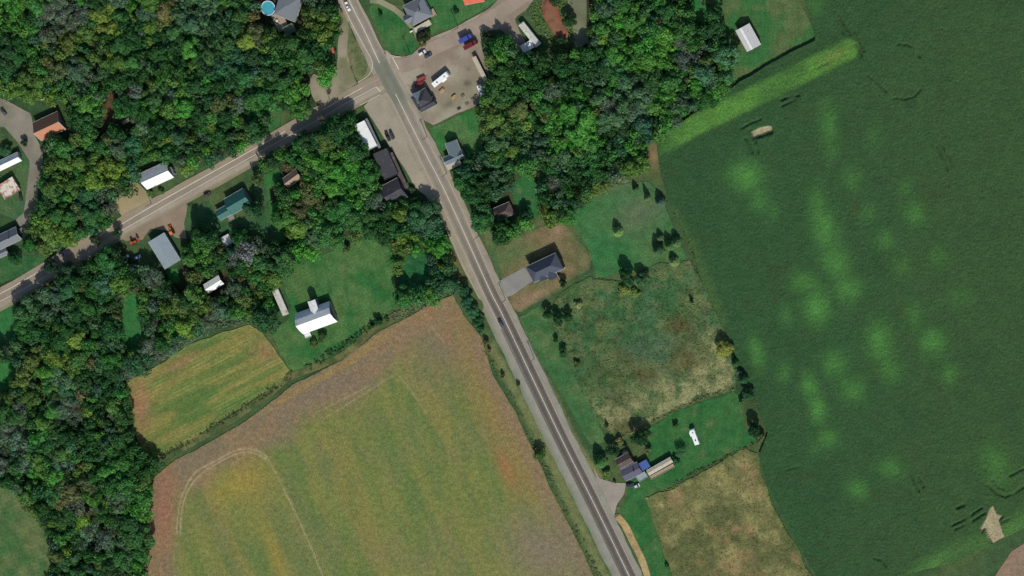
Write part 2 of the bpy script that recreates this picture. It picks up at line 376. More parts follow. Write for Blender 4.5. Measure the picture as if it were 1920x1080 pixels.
def e_col(px, py, x, y):
    n = fbm(x, y, 26, 3)
    c = mix(A(49, 80, 46), A(55, 82, 46), sstep(1350, 1900, px + 300 * (n - .5)))
    c = mix(c, A(44, 71, 44), sstep(.5, .8, fbm(x, y, 18, 14)) * .4)
    c = mix(c, A(58, 74, 42), sstep(.6, .8, fbm(x, y, 12, 24)) * .35)
    w_ = np.zeros(px.shape)
    for (cx, cy, rx, ry, an, k) in PATCH: w_ = np.maximum(w_, k * blob(px, py, cx, cy, rx * 1.15, ry * 1.15, an))
    w_ = w_ * (.75 + .5 * fbm(x, y, 4, 8))
    c = mix(c, A(76, 128, 58), np.clip(w_, 0, 1) * .92)
    u = ldist(px, py, [(1215, 285), (1300, 236), (1450, 163), (1592, 92)])
    k = sstep(25, 13, u) * (.6 + .6 * vnoise(x, y, 22, 2)) * sstep(1200, 1290, px)
    c = mix(c, A(84, 130, 56), np.clip(k, 0, 1) * .8 * (.55 + .7 * vnoise(x, y, 7, 6)))
    c = mix(c, A(104, 116, 58), blob(px, py, 1566, 104, 28, 10, -26) * .7)
    u = ldist(px, py, [(1720, 1075), (1800, 1030), (1880, 1000), (1980, 940)])
    c = mix(c, A(78, 118, 58), sstep(30, 0, u) * .75 * (.4 + .8 * vnoise(x, y, 14, 6)))
    along = px * .88 - py * .47
    c = c * (1 + .16 * np.sin(along / 4.6 * 2 * math.pi) * sstep(60, 30, ldist(px, py, [(1225, 275), (1330, 210), (1450, 150), (1600, 82)])))[:, None]
    for p, wd, dep in GAPS: c = mix(c, A(50, 58, 36), sstep(wd + 1.6, wd * .4, ldist(px, py, p)) * dep * .45 * sstep(.18, .5, vnoise(x, y, 5, 91)))
    for s in SOILS: c = mix(c, A(156, 144, 112), sstep(-2.5, 1.0, sdist(px, py, s) + 3 * (vnoise(x, y, 3, 4) - .5)))
    c = mix(c, A(74, 98, 52), sstep(22, 3, ldist(px, py, [(1262, 400), (1300, 470), (1352, 600)])) * .5)
    return c
sheet('crop_field', E_FIELD, 0.05, .62, e_col, M_CROP, e_h, jit=.9, kind='stuff', skirt=True)
sheet('ploughed_field', [(1862, 1085), (1895, 1035), (1935, 1010), (2300, 850), (2300, 1200), (1850, 1200)], .05, 1.6,
      grass_col(A(142, 118, 96), A(120, 104, 84), .5), M_SOY, jit=.8)

# ---- big half-turned soybean field
B_FIELD = [(850, 553), (868, 590), (902, 632), (925, 700), (965, 772), (1003, 850), (1050, 950), (1095, 1040), (1200, 1260), (268, 1260), (276, 960), (288, 895), (330, 862), (400, 826), (480, 775), (548, 722), (640, 676), (700, 628), (770, 590), (815, 566)]
def b_col(px, py, x, y):
    sd = sdist(px, py, B_FIELD)
    d = np.array([.40, .917]); al = px * d[0] + py * d[1]; ac = -px * d[1] + py * d[0]
    s1 = vnoise(ac, al, 1, 0) * 0
    st = vnoise(ac, al / 9, 26, 3) * .6 + vnoise(ac, al / 7, 11, 5) * .4
    st2 = vnoise(ac, al / 6, 40, 9)
    c = mix(A(102, 116, 63), A(120, 121, 67), sstep(.25, .75, st))
    c = mix(c, A(132, 120, 69), sstep(.45, .9, st2) * .5)
    c = mix(c, A(122, 112, 84), sstep(.45, .7, fbm(x, y, 24, 45)) * .25)
    c = mix(c, A(118, 112, 78), sstep(.62, .85, vnoise(ac, al / 4, 33, 17)) * .35)
    c = mix(c, A(88, 108, 64), sstep(.55, .9, vnoise(ac, al / 2.5, 18, 27)) * .4)
    # brown headlands
    nz = fbm(px, py, 70, 6) - .5
    nw = ldist(px, py, [(288, 895), (330, 862), (400, 826), (480, 775), (548, 722), (640, 676), (700, 628), (770, 590), (850, 553)])
    br = np.maximum(sstep(98, 40, nw + 60 * nz), blob(px, py, 850, 620, 75, 85, -20) * 1.2)
    br = np.maximum(br, sstep(75, 40, np.abs(px - 275) + 30 * nz) * sstep(800, 860, py))
    br = np.clip(br, 0, 1)
    brown = mix(A(134, 112, 84), A(124, 108, 86), sstep(.4, .6, fbm(px, py, 60, 8)))
    brown = mix(brown, A(146, 110, 80), sstep(.55, .75, fbm(px, py, 35, 18)) * .5)
    brown = mix(brown, A(148, 102, 82), blob(px, py, 310, 950, 22, 90, 0) * .8)
    brown = mix(brown, A(126, 108, 90), blob(px, py, 600, 740, 100, 30, -28) * .8)
    c = mix(c, brown, br * .95)
    # east side: orange then grey-brown
    ea = ldist(px, py, [(902, 632), (925, 700), (965, 772), (1003, 850), (1050, 950), (1095, 1040), (1150, 1160)])
    c = mix(c, A(136, 114, 72), sstep(95, 30, ea + 50 * nz) * sstep(1000, 880, py) * .75)
    c = mix(c, A(132, 110, 88), sstep(38, 12, ea + 20 * nz) * .7)
    c = mix(c, A(128, 112, 96), blob(px, py, 1020, 1030, 75, 60, 30) * .85)
    c = mix(c, A(162, 102, 70), blob(px, py, 950, 880, 12, 40, -25) * .6)
    c = mix(c, A(156, 132, 64), blob(px, py, 450, 905, 60, 34, -30) * .6)
    c = mix(c, A(150, 128, 62), blob(px, py, 520, 1050, 14, 60, -20) * .6)
    c = mix(c, A(90, 114, 62), blob(px, py, 720, 830, 60, 50, 20) * .4)
    c = mix(c, A(148, 122, 70), sstep(9, 2, np.abs(nw - 12)) * sstep(480, 560, px) * sstep(760, 700, px) * .6)
    # wheel tracks
    for off in (0, 6.5):
        tr = [(338 - off, 1000), (341 - off, 960), (350 - off, 925), (372 - off, 893 - off), (402, 872 - off), (440, 852 - off), (466, 848 - off), (492, 856 - off), (512, 880 - off), (540, 932), (572, 1000), (606, 1080)]
        tr = smooth_line(tr, 4)
        u = ldist(px, py, tr); k = (.45 + .5 * vnoise(x, y, 6, 3)) * np.where(px > 500, .45, 1)
        c = mix(c, A(172, 152, 118), sstep(2.2, .4, u) * k)
    for tr in ([(612, 782), (640, 765), (700, 727), (735, 705)], [(745, 700), (770, 730), (800, 775)], [(795, 585), (815, 620), (832, 640)], [(608, 766), (650, 745), (694, 722)]):
        c = mix(c, A(160, 142, 108), sstep(2.2, .4, ldist(px, py, tr)) * .5)
    c = c * (1 + .11 * np.sin(ac / 5.2 * 2 * math.pi + vnoise(x, y, 30, 2) * 3) * sstep(.3, .6, vnoise(x, y, 30, 41)))[:, None]
    return mix(c, A(110, 112, 68), sstep(5, 0, sd) * .5) * np.array([.96, .98, .92])
sheet('soybean_field', B_FIELD, .14, .8, b_col, M_SOY, lambda px, py, x, y: (RNG.random(px.shape) - .5) * .26, jit=1.0)

S_FIELD = [(236, 716), (290, 688), (350, 648), (420, 622), (468, 608), (490, 622), (520, 660), (544, 694), (530, 715), (450, 765), (380, 812), (300, 856), (278, 860), (256, 820), (244, 770)]
def s_col(px, py, x, y):
    u = px * .46 + py * .89; v = px * .89 - py * .46
    n = vnoise(u, v / 8, 9, 4); c = mix(A(106, 120, 60), A(130, 126, 68), sstep(.3, .7, n))
    c = mix(c, A(84, 112, 56), sstep(.55, .8, vnoise(u, v / 6, 14, 7)) * .8)
    c = mix(c, A(150, 116, 82), np.clip(blob(px, py, 262, 760, 22, 50) + blob(px, py, 500, 655, 30, 24) * .6 + blob(px, py, 340, 680, 40, 12, -28) * .7, 0, 1))
    c = mix(c, A(132, 134, 74), sstep(10, 2, sdist(px, py, S_FIELD)) * .4)
    row = np.sin(u / 6.6 * 2 * math.pi + 1.2 * vnoise(x, y, 20, 3))
    c = c * (1 + .15 * row - .45 * sstep(.45, 1, row) * sstep(.2, .6, vnoise(u, v / 4, 12, 19)))[:, None]
    return c
sheet('bean_field', S_FIELD, .14, .5, s_col, M_SOY, lambda px, py, x, y: (RNG.random(px.shape) - .5) * .16, jit=1.2)
# grassy baulk with a ditch line between the two fields
sheet('grass_verge', strip_poly(smooth_line([(285, 872), (340, 842), (420, 795), (500, 742), (545, 708), (640, 668), (700, 616), (760, 582)]), 7, 6), .1, 1.2,
      grass_col(A(70, 84, 48), A(112, 108, 66), .7, 6), M_GRASS, jit=.9)

# ---- lawns
LAWNS = [
 ('island', [(693, 14), (705, 6), (722, 12), (745, 26), (765, 46), (776, 66), (781, 90), (770, 102), (752, 103), (732, 98), (718, 80), (704, 52), (696, 30)], (46, 96, 50), (84, 112, 62), .5, None),
 ('n', [(800, -60), (1000, -90), (945, -6), (920, 10), (855, 46), (806, 68), (800, 45), (792, 0)], (54, 102, 54), (78, 110, 62), .6, None),
 ('a', [(806, 240), (850, 218), (885, 206), (902, 225), (905, 282), (875, 292), (868, 262), (845, 258), (830, 290), (818, 268)], (52, 104, 52), (84, 112, 64), .7, None),
 ('barn', [(528, 520), (560, 494), (620, 470), (690, 445), (730, 462), (742, 520), (744, 570), (712, 604), (650, 652), (590, 684), (548, 698), (528, 665), (505, 620), (540, 600), (545, 570)], (48, 98, 48), (82, 110, 60), .75, (62, 7, .10)),
 ('strip', [(974, 596), (1010, 576), (1030, 605), (1048, 640), (1072, 685), (1094, 735), (1122, 788), (1136, 828), (1106, 834), (1076, 782), (1042, 720), (1002, 655)], (58, 98, 54), (86, 110, 64), .5, (-30, 4.5, .08)),
 ('rv', [(1212, 802), (1270, 772), (1330, 748), (1376, 734), (1392, 748), (1396, 800), (1420, 826), (1400, 836), (1330, 868), (1262, 905), (1215, 928), (1222, 975), (1240, 1030), (1262, 1090), (1290, 1180), (1240, 1180), (1205, 1080), (1180, 1000), (1164, 955), (1175, 930), (1180, 905), (1215, 860)], (46, 96, 48), (62, 102, 54), .7, (-28, 6, .05)),
 ('shed', [(1340, -90), (1470, -90), (1498, 0), (1528, 70), (1440, 118), (1372, 152), (1372, 90), (1346, 20)], (54, 100, 52), (96, 100, 62), .6, None),
 ('gap', [(957, 345), (984, 325), (1006, 338), (1014, 372), (1014, 404), (990, 416), (972, 392), (962, 370)], (44, 100, 52), (60, 100, 56), .5, None),
 ('w1', [(42, 282), (58, 292), (54, 350), (50, 398), (30, 412), (0, 400), (-60, 400), (-60, 330), (30, 330)], (60, 94, 56), (90, 104, 66), .5, None),
 ('w2', [(-60, 470), (30, 475), (60, 480), (92, 470), (80, 495), (30, 520), (-60, 560)], (48, 92, 52), (72, 98, 56), .5, None),
 ('w3', [(-60, 590), (0, 582), (30, 566), (32, 640), (4, 650), (-60, 660)], (48, 104, 54), (70, 104, 60), .5, None),
 ('w4', [(-60, 686), (28, 680), (30, 706), (10, 738), (-60, 740)], (46, 108, 52), (70, 104, 60), .5, None),
 ('w5', [(238, 545), (262, 548), (262, 600), (268, 640), (264, 662), (232, 660), (222, 610), (222, 580)], (44, 108, 52), (60, 100, 56), .5, None),
 ('w6', [(-90, 905), (5, 905), (58, 962), (96, 1010), (98, 1090), (60, 1200), (-90, 1200)], (66, 98, 54), (98, 108, 66), .9, (-62, 8, .10)),
 ('m1', [(494, 330), (520, 312), (530, 345), (505, 350), (508, 380), (530, 420), (536, 450), (522, 455), (500, 410)], (46, 104, 48), (60, 104, 54), .5, None),
 ('m2', [(752, 480), (800, 470), (808, 515), (800, 545), (775, 552), (750, 540)], (34, 90, 52), (46, 90, 50), .5, (15, 5, .12)),
 ('nx', [(505, 205), (528, 200), (524, 240), (500, 252)], (52, 104, 54), (66, 100, 56), .5, None),
 ('cl', [(1290, -20), (1322, -20), (1330, 30), (1318, 50), (1296, 30)], (46, 110, 54), (60, 104, 56), .5, None),
 ('by', [(310, 505), (332, 500), (338, 530), (318, 535)], (40, 108, 46), (60, 104, 56), .5, None),
 ('rw', [(905, 430), (925, 425), (940, 520), (930, 515), (912, 460)], (70, 96, 58), (110, 108, 70), .5, None),
 ('br', [(1010, 300), (1035, 330), (1016, 345), (1005, 330)], (66, 96, 56), (80, 100, 60), .5, None),
]
for nm, poly, ca, cb, amt, stp in LAWNS:
    sheet('lawn', poly, .03, 1.4, grass_col(A(*ca), A(*cb), amt, 9, len(poly), stp), M_GRASS, jit=1.4)

sheet('lawn', [(338, 388), (392, 376), (412, 412), (476, 400), (476, 350), (500, 345), (506, 420), (524, 452), (505, 466), (470, 440), (430, 436), (400, 440), (360, 450), (342, 430)], .028, 1.2, grass_col(A(50, 88, 52), A(72, 94, 56), .6, 7), M_GRASS, jit=1.6)
MOWN = [(1066, 402), (1100, 376), (1150, 345), (1215, 340), (1240, 370), (1262, 425), (1290, 490), (1240, 492), (1215, 505), (1120, 520), (1104, 470), (1080, 430)]
def mown_col(px, py, x, y):
    c = mix(A(52, 104, 56), A(70, 108, 62), sstep(.35, .65, fbm(x, y, 12, 5)) * .6)
    c = mix(c, A(100, 102, 78), np.clip(blob(px, py, 1200, 400, 52, 34, -20) * 1.1 + blob(px, py, 1150, 350, 60, 16, -15) * .8, 0, 1) * .6)
    c = mix(c, A(82, 104, 60), blob(px, py, 1240, 470, 40, 40) * .7)
    u = px * .36 + py * .93
    return c * (1 + .16 * np.sin(u / 3.9 * 2 * math.pi + 3 * vnoise(x, y, 9, 5)) * (.3 + vnoise(x, y, 12, 8)))[:, None]
sheet('lawn', MOWN, .03, .45, mown_col, M_GRASS, jit=1.4)
YARD = [(926, 462), (955, 448), (1000, 428), (1042, 416), (1066, 420), (1085, 452), (1110, 480), (1106, 505), (1072, 524), (1050, 545), (1012, 566), (975, 588), (958, 580), (944, 540)]
def yard_col(px, py, x, y):
    c = mix(A(96, 100, 62), A(118, 103, 72), sstep(.3, .7, fbm(x, y, 16, 5)))
    c = mix(c, A(80, 104, 60), blob(px, py, 960, 475, 40, 20, -20) * .8)
    c = mix(c, A(140, 116, 90), np.clip(blob(px, py, 1000, 560, 50, 14, -28) + blob(px, py, 1045, 432, 18, 14), 0, 1) * .8)
    return mix(c, A(66, 92, 54), sstep(10, 0, sdist(px, py, YARD) + 10 * (fbm(x, y, 6, 8) - .5)) * .7)
sheet('house_yard', YARD, .03, 1.2, yard_col, M_GRASS, jit=1.2)

MEADOW = [(1042, 560), (1070, 540), (1110, 520), (1170, 528), (1230, 500), (1296, 488), (1322, 540), (1350, 600), (1378, 662), (1384, 728), (1330, 742), (1270, 768), (1214, 797), (1160, 832), (1124, 792), (1090, 730), (1066, 680), (1042, 630), (1022, 592)]
def meadow_col(px, py, x, y):
    c = mix(A(58, 94, 54), A(90, 106, 64), sstep(.32, .62, fbm(x, y, 9, 7)))
    c = mix(c, A(106, 106, 72), sstep(.55, .72, fbm(x, y, 7, 17)) * .5)
    c = mix(c, A(58, 74, 44), sstep(.56, .7, fbm(x, y, 6, 57)) * .6)
    c = mix(c, A(68, 104, 70), sstep(.58, .74, fbm(x, y, 11, 77)) * .6)
    st = sstep(-40, 40, (px - 1100) * .42 + (py - 770) * .9 + 50 * (fbm(x, y, 20, 3) - .5))
    st = np.maximum(st, sstep(1290, 1350, px) * sstep(590, 640, py))
    c = mix(c, A(126, 128, 86), st * (.15 + 1.1 * sstep(.35, .62, fbm(x, y, 5, 13))))
    for (cx, cy, rx, ry, k) in [(1275, 610, 24, 20, .9), (1205, 700, 24, 16, .8), (1285, 675, 30, 26, .8), (1160, 745, 26, 24, .6), (1120, 700, 30, 16, .4), (1170, 800, 30, 18, .7), (1175, 670, 30, 16, .5)]:
        c = mix(c, A(86, 80, 48), blob(px, py, cx, cy, rx, ry) * k)
    for (cx, cy, rx, ry) in [(1200, 655, 34, 20), (1240, 640, 26, 16)]:
        c = mix(c, A(72, 98, 72), blob(px, py, cx, cy, rx, ry) * .7)
    return mix(c, A(66, 94, 54), sstep(9, 0, sdist(px, py, MEADOW) + 10 * (fbm(x, y, 6, 8) - .5)) * .75)
sheet('meadow', MEADOW, .05, .9, meadow_col, M_GRASS, lambda px, py, x, y: fbm(x, y, 3, 4) * .35, jit=2.6)
HAY = [(1216, 932), (1262, 912), (1330, 878), (1400, 842), (1418, 850), (1432, 900), (1450, 950), (1484, 1010), (1530, 1090), (1580, 1200), (1290, 1200), (1262, 1088), (1240, 1020)]
def hay_col(px, py, x, y):
    c = mix(A(134, 128, 80), A(108, 108, 66), sstep(.32, .6, fbm(x, y, 7, 7)))
    c = mix(c, A(86, 92, 54), sstep(.5, .68, fbm(x, y, 22, 27)) * .85)
    c = mix(c, A(146, 118, 82), sstep(.6, .8, fbm(x, y, 14, 37)) * .5)
    return mix(c, A(80, 100, 54), sstep(9, 0, sdist(px, py, HAY) + 10 * (fbm(x, y, 6, 8) - .5)) * .7)
sheet('hay_field', HAY, .05, .9, hay_col, M_GRASS, lambda px, py, x, y: fbm(x, y, 3, 14) * .45, jit=2.6)

# ---- gravel
GR = (157, 147, 127)
def grav_col(base=GR, alt=(136, 122, 104), green=.0):
    def f(px, py, x, y):
        c = mix(A(*base), A(*alt), sstep(.35, .65, fbm(x, y, 12, 5)))
        if green: c = mix(c, A(96, 104, 70), sstep(.5, .75, fbm(x, y, 10, 15)) * green)
        return c
    return f
def lot_col(px, py, x, y):
    c = grav_col()(px, py, x, y)
    c = mix(c, A(128, 124, 96), np.clip(blob(px, py, 840, 195, 40, 20, -25) + blob(px, py, 870, 165, 30, 26), 0, 1) * .6)
    c = mix(c, A(96, 88, 76), np.clip(blob(px, py, 876, 156, 7, 5) + blob(px, py, 879, 128, 4, 3) + .6 * blob(px, py, 842, 195, 12, 5, -30), 0, 1))
    c = mix(c, A(170, 158, 138), blob(px, py, 760, 170, 6, 8) * .7)
    for tr in ([(750, 116), (800, 118), (850, 112), (885, 120)], [(752, 121), (800, 124), (850, 118), (884, 127)], [(760, 112), (815, 86), (870, 56), (930, 24)], [(762, 118), (820, 92), (874, 62), (932, 31)], [(860, 115), (862, 150), (850, 190)], [(866, 115), (869, 150), (857, 192)]):
        c = mix(c, A(140, 128, 106), sstep(2.6, .6, ldist(px, py, tr)) * .55)
    return c
LOT = [(722, 92), (735, 103), (752, 107), (772, 102), (805, 72), (855, 51), (920, 14), (945, -12), (985, -90), (1045, -90), (1000, 2), (985, 20), (965, 34), (975, 60), (992, 92), (1005, 102), (975, 104), (958, 74), (940, 55), (915, 58), (900, 78), (912, 120), (922, 150), (906, 180), (890, 200), (852, 214), (812, 234), (796, 226), (760, 190), (738, 152), (724, 116)]
FRONT = [(700, 182), (716, 172), (730, 184), (776, 268), (824, 368), (903, 538), (920, 575), (898, 560), (868, 505), (850, 462), (826, 408), (796, 364), (778, 352), (762, 322), (742, 290), (722, 262), (700, 226), (682, 200)]
WEST = [(632, -60), (645, -60), (660, 20), (700, 112), (700, 140), (684, 160), (610, 200), (592, 192), (576, 158), (588, 138), (622, 150), (632, 120), (636, 60)]
DRIVE = [(-90, 180), (2, 184), (28, 198), (58, 212), (64, 252), (82, 284), (80, 306), (74, 335), (70, 380), (56, 420), (50, 444), (38, 425), (28, 412), (46, 398), (52, 350), (56, 300), (38, 270), (10, 240), (-90, 232)]
sheet('gravel_yard', LOT, .07, 1.0, lot_col, M_GRAV, jit=.6)
sheet('gravel_frontage', FRONT, .07, 1.0, grav_col((158, 146, 124), (150, 140, 120)), M_GRAV, jit=.5)
sheet('gravel_layby', WEST, .07, 1.2, grav_col((146, 136, 114), (118, 116, 86), .4), M_GRAV, jit=.7)
sheet('gravel_driveway', DRIVE, .07, 1.2, grav_col((136, 128, 112), (120, 114, 98), .3), M_GRAV, jit=.9)
sheet('grass_verge', [(654, 42), (664, 60), (676, 88), (690, 116), (686, 136), (668, 156), (656, 132), (652, 100)], .09, 1.0, grass_col(A(88, 100, 62), A(116, 112, 78), .8, 6), M_GRASS, jit=.8)
sheet('dirt_pad', [(216, 376), (234, 352), (246, 336), (262, 344), (280, 362), (290, 378), (262, 398), (234, 410), (222, 395)], .09, 1.0, grav_col((158, 142, 106), (142, 130, 96), .2), M_GRAV, jit=.8)
sheet('dirt_pad', [(118, 492), (140, 478), (152, 500), (140, 512), (126, 506)], .09, 1.0, grav_col((148, 132, 98), (128, 116, 88), .2), M_GRAV, jit=.8)
sheet('gravel_yard', [(212, 440), (262, 414), (342, 376), (352, 384), (346, 420), (350, 448), (330, 446), (318, 432), (282, 428), (268, 450), (236, 452)], .08, 1.0, grav_col((150, 132, 108), (138, 120, 100), .1), M_GRAV, jit=.6)
sheet('gravel_driveway', [(1112, 872), (1124, 896), (1150, 904), (1174, 906), (1170, 926), (1158, 944), (1152, 968), (1160, 990), (1130, 940)], .08, 1.0, grav_col((146, 136, 122), (154, 144, 128)), M_GRAV, jit=.5)
sheet('gravel_driveway', [(938, 526), (984, 500), (1000, 526), (962, 552), (948, 558)], .08, 1.0, grav_col((128, 126, 118), (136, 132, 122)), M_GRAV, jit=.3)
sheet('gravel_driveway', [(1070, -90), (1100, -90), (1102, 0), (1100, 40), (1104, 78), (1084, 92), (1078, 110), (1074, 60), (1066, 0)], .08, 1.2, grav_col((126, 124, 104), (108, 110, 84), .4), M_GRAV, jit=1)
sheet('gravel_driveway', [(694, -12), (712, -4), (740, 10), (762, 28), (778, 56), (784, 84), (776, 62), (756, 38), (738, 22), (712, 8), (694, 6)], .09, .8, grav_col((142, 138, 108), (120, 122, 90), .3), M_GRAV, jit=.3)
sheet('concrete_pad', [(757, 164), (766, 160), (772, 176), (764, 182)], .10, .8, grav_col((158, 150, 132), (150, 144, 128)), M_GRAV)

# ---- roads
CEN = smooth_line([(633, -60), (655, 0), (684, 58), (712, 118), (742, 176), (789, 270), (840, 370), (917, 540), (947, 600), (1047, 810), (1112, 940), (1180, 1080), (1250, 1225)], 6)
def main_col(px, py, x, y):
    d = ldist(px, py, CEN)
    c = mix(A(148, 138, 120), A(122, 114, 102), sstep(400, 640, py))
    c = mix(c, A(88, 82, 74), sstep(5.0, 3.0, np.abs(d - 7)) * sstep(250, 640, py) * .95)
    c = mix(c, A(150, 143, 128), sstep(12.2, 14.5, d) * .8)
    c = mix(c, A(126, 118, 102), sstep(6, 2, np.abs(d - 8)) * sstep(640, 250, py) * .7)
    c = c * (1 - .10 * sstep(.62, .78, fbm(x, y, 5, 61)) + .05 * sstep(.6, .8, fbm(x, y, 9, 71)))[:, None]
    c = mix(c, A(100, 108, 90), sstep(40, 8, ldist(px, py, [(720, 130), (742, 176)])) * sstep(22, 12, d) * .65)
    return c
ECEN = CEN
SHL = smooth_line([(640, -60), (662, 0), (692, 62), (716, 112), (750, 180), (796, 270), (846, 370), (924, 540), (952, 600), (1050, 810), (1116, 940), (1184, 1080), (1256, 1225)], 6)
def shoulder_col(px, py, x, y):
    d = ldist(px, py, CEN)
    c = mix(A(150, 139, 119), A(142, 138, 123), sstep(500, 700, py))
    c = mix(c, A(116, 120, 96), sstep(17, 31, d + 9 * (fbm(x, y, 6, 3) - .5)) * .75)
    c = c * (1 - .08 * sstep(.55, .75, fbm(x, y, 4, 33)))[:, None]
    return c
sheet('road_shoulder', strip_poly(CEN, [16] * 20 + [22] * 5 + [24] * (len(CEN) - 25), [20] * 30 + [24] * 15 + [30] * (len(CEN) - 45)), .10, .9, shoulder_col, M_GRAV, jit=.9, js=5)
mr = sheet('main_road', strip_poly(CEN, [15] * 25 + [16] * (len(CEN) - 25), [14] * len(CEN)), .13, .9, main_col, M_ASPH, jit=.12)
SIDE = smooth_line([(-120, 620), (0, 559), (80, 512), (215, 432), (300, 384), (480, 285), (607, 212), (690, 166), (722, 150)], 5)
def side_col(px, py, x, y):
    c = mix(A(158, 147, 127), A(150, 138, 118), sstep(.35, .65, fbm(x, y, 10, 5)))
    d = ldist(px, py, SIDE); return mix(c, A(132, 116, 98), sstep(5, 2, np.abs(d - 3)) * .6)
def near_col(px, py, x, y):
    return mix(A(146, 132, 110), A(120, 116, 86), sstep(13, 24, ldist(px, py, SIDE) + 8 * (fbm(x, y, 6, 3) - .5)) * .7)
sheet('road_shoulder', strip_poly(SIDE, 17, 22), .10, 1.0, near_col, M_GRAV, jit=.6)
sr = sheet('side_road', strip_poly(SIDE, 8, 15), .12, .9, side_col, M_ASPH, jit=.1)
EAST = smooth_line([(733, 122), (770, 118), (800, 96), (860, 66), (930, 26), (985, -12), (1040, -60)], 5)
er = sheet('side_road', strip_poly(EAST, 12, 14), .11, .9, lambda px, py, x, y: mix(A(152, 136, 118), A(144, 130, 112), sstep(.4, .6, fbm(x, y, 8, 3))), M_ASPH, jit=.4)

M_WHITE = mat_plain('road_paint', A(215, 208, 190), .8, amp=.12, scale=.8)
M_DULL = mat_plain('worn_road_paint', A(186, 172, 146), .8, amp=.12, scale=.8)
def line(name, pts, wm, mat, parent, z=.15, dash=None):
    z = z * 2 + .03
    pts = np.array([P(a, b)[:2] for a, b in pts]); t = np.gradient(pts, axis=0); t /= np.linalg.norm(t, axis=1)[:, None]
    nr = np.stack([-t[:, 1], t[:, 0]], 1) * wm / 2
    V = np.concatenate([np.c_[pts + nr, np.full(len(pts), z)], np.c_[pts - nr, np.full(len(pts), z)]])
    n = len(pts); i = np.arange(n - 1)
    return link(name, np_mesh(name, V, [np.stack([i, i + 1, i + 1 + n, i + n], 1)], None, mat), parent)
line('centre_line', smooth_line([(633, -60), (655, 0), (684, 58), (712, 118)]), .34, M_WHITE, mr)
line('centre_line', smooth_line([(742, 176), (789, 270), (840, 370), (917, 540), (947, 600), (1047, 810), (1112, 940), (1180, 1080), (1250, 1225)]), .28, M_WHITE, mr)
line('edge_line', smooth_line([(722, 174), (732, 184), (757, 234), (774, 270), (822, 370), (902, 540), (933, 603), (940, 617)]), .26, M_DULL, mr)
line('sealed_crack', smooth_line([(940, 617), (1034, 812), (1099, 942), (1167, 1082), (1237, 1225)]), .3, mat_plain('tar', A(72, 68, 62), .7), mr)
line('edge_line', smooth_line([(765, 190), (784, 222), (804, 266), (856, 370), (930, 540), (960, 598), (1061, 810), (1126, 940), (1194, 1080), (1264, 1225)]), .24, M_DULL, mr)
line('edge_line', smooth_line([(618, -60), (640, 0), (662, 48), (684, 88), (697, 112), (698, 128), (690, 142), (672, 154)]), .26, M_WHITE, mr)
line('edge_line', smooth_line([(648, -60), (670, 0), (694, 48), (712, 84), (722, 96), (737, 104), (752, 106)]), .24, M_DULL, mr)
line('edge_line', smooth_line([(680, 164), (605, 206)]), .28, M_WHITE, sr)
line('edge_line', smooth_line([(535, 246), (480, 277), (300, 378), (225, 422)]), .34, M_WHITE, sr)
line('edge_line', smooth_line([(84, 503), (20, 540), (0, 551), (-60, 584)]), .34, M_WHITE, sr)
line('centre_line', smooth_line([(705, 163), (648, 194), (607, 218), (480, 289), (300, 391), (222, 436)]), .24, M_WHITE, sr)
line('centre_line', smooth_line([(84, 519), (45, 541), (0, 565), (-60, 597)]), .24, M_WHITE, sr)
line('edge_line', smooth_line([(713, 177), (676, 197)]), .24, M_WHITE, sr)
line('stop_line', [(706, 163), (714, 172)], .4, M_WHITE, sr)
line('stop_line', [(736, 107), (742, 118), (748, 130)], .42, M_WHITE, er, .17)
line('edge_line', smooth_line([(716, 190), (724, 204), (731, 218)]), .18, M_DULL, mr, .155)
# pale kerb along the north side of the side road
kb = sheet('kerb', strip_poly([(170, 452), (206, 428)], 2, 2), .25, .5, grav_col((176, 166, 138), (168, 158, 132)), M_GRAV, skirt=True)

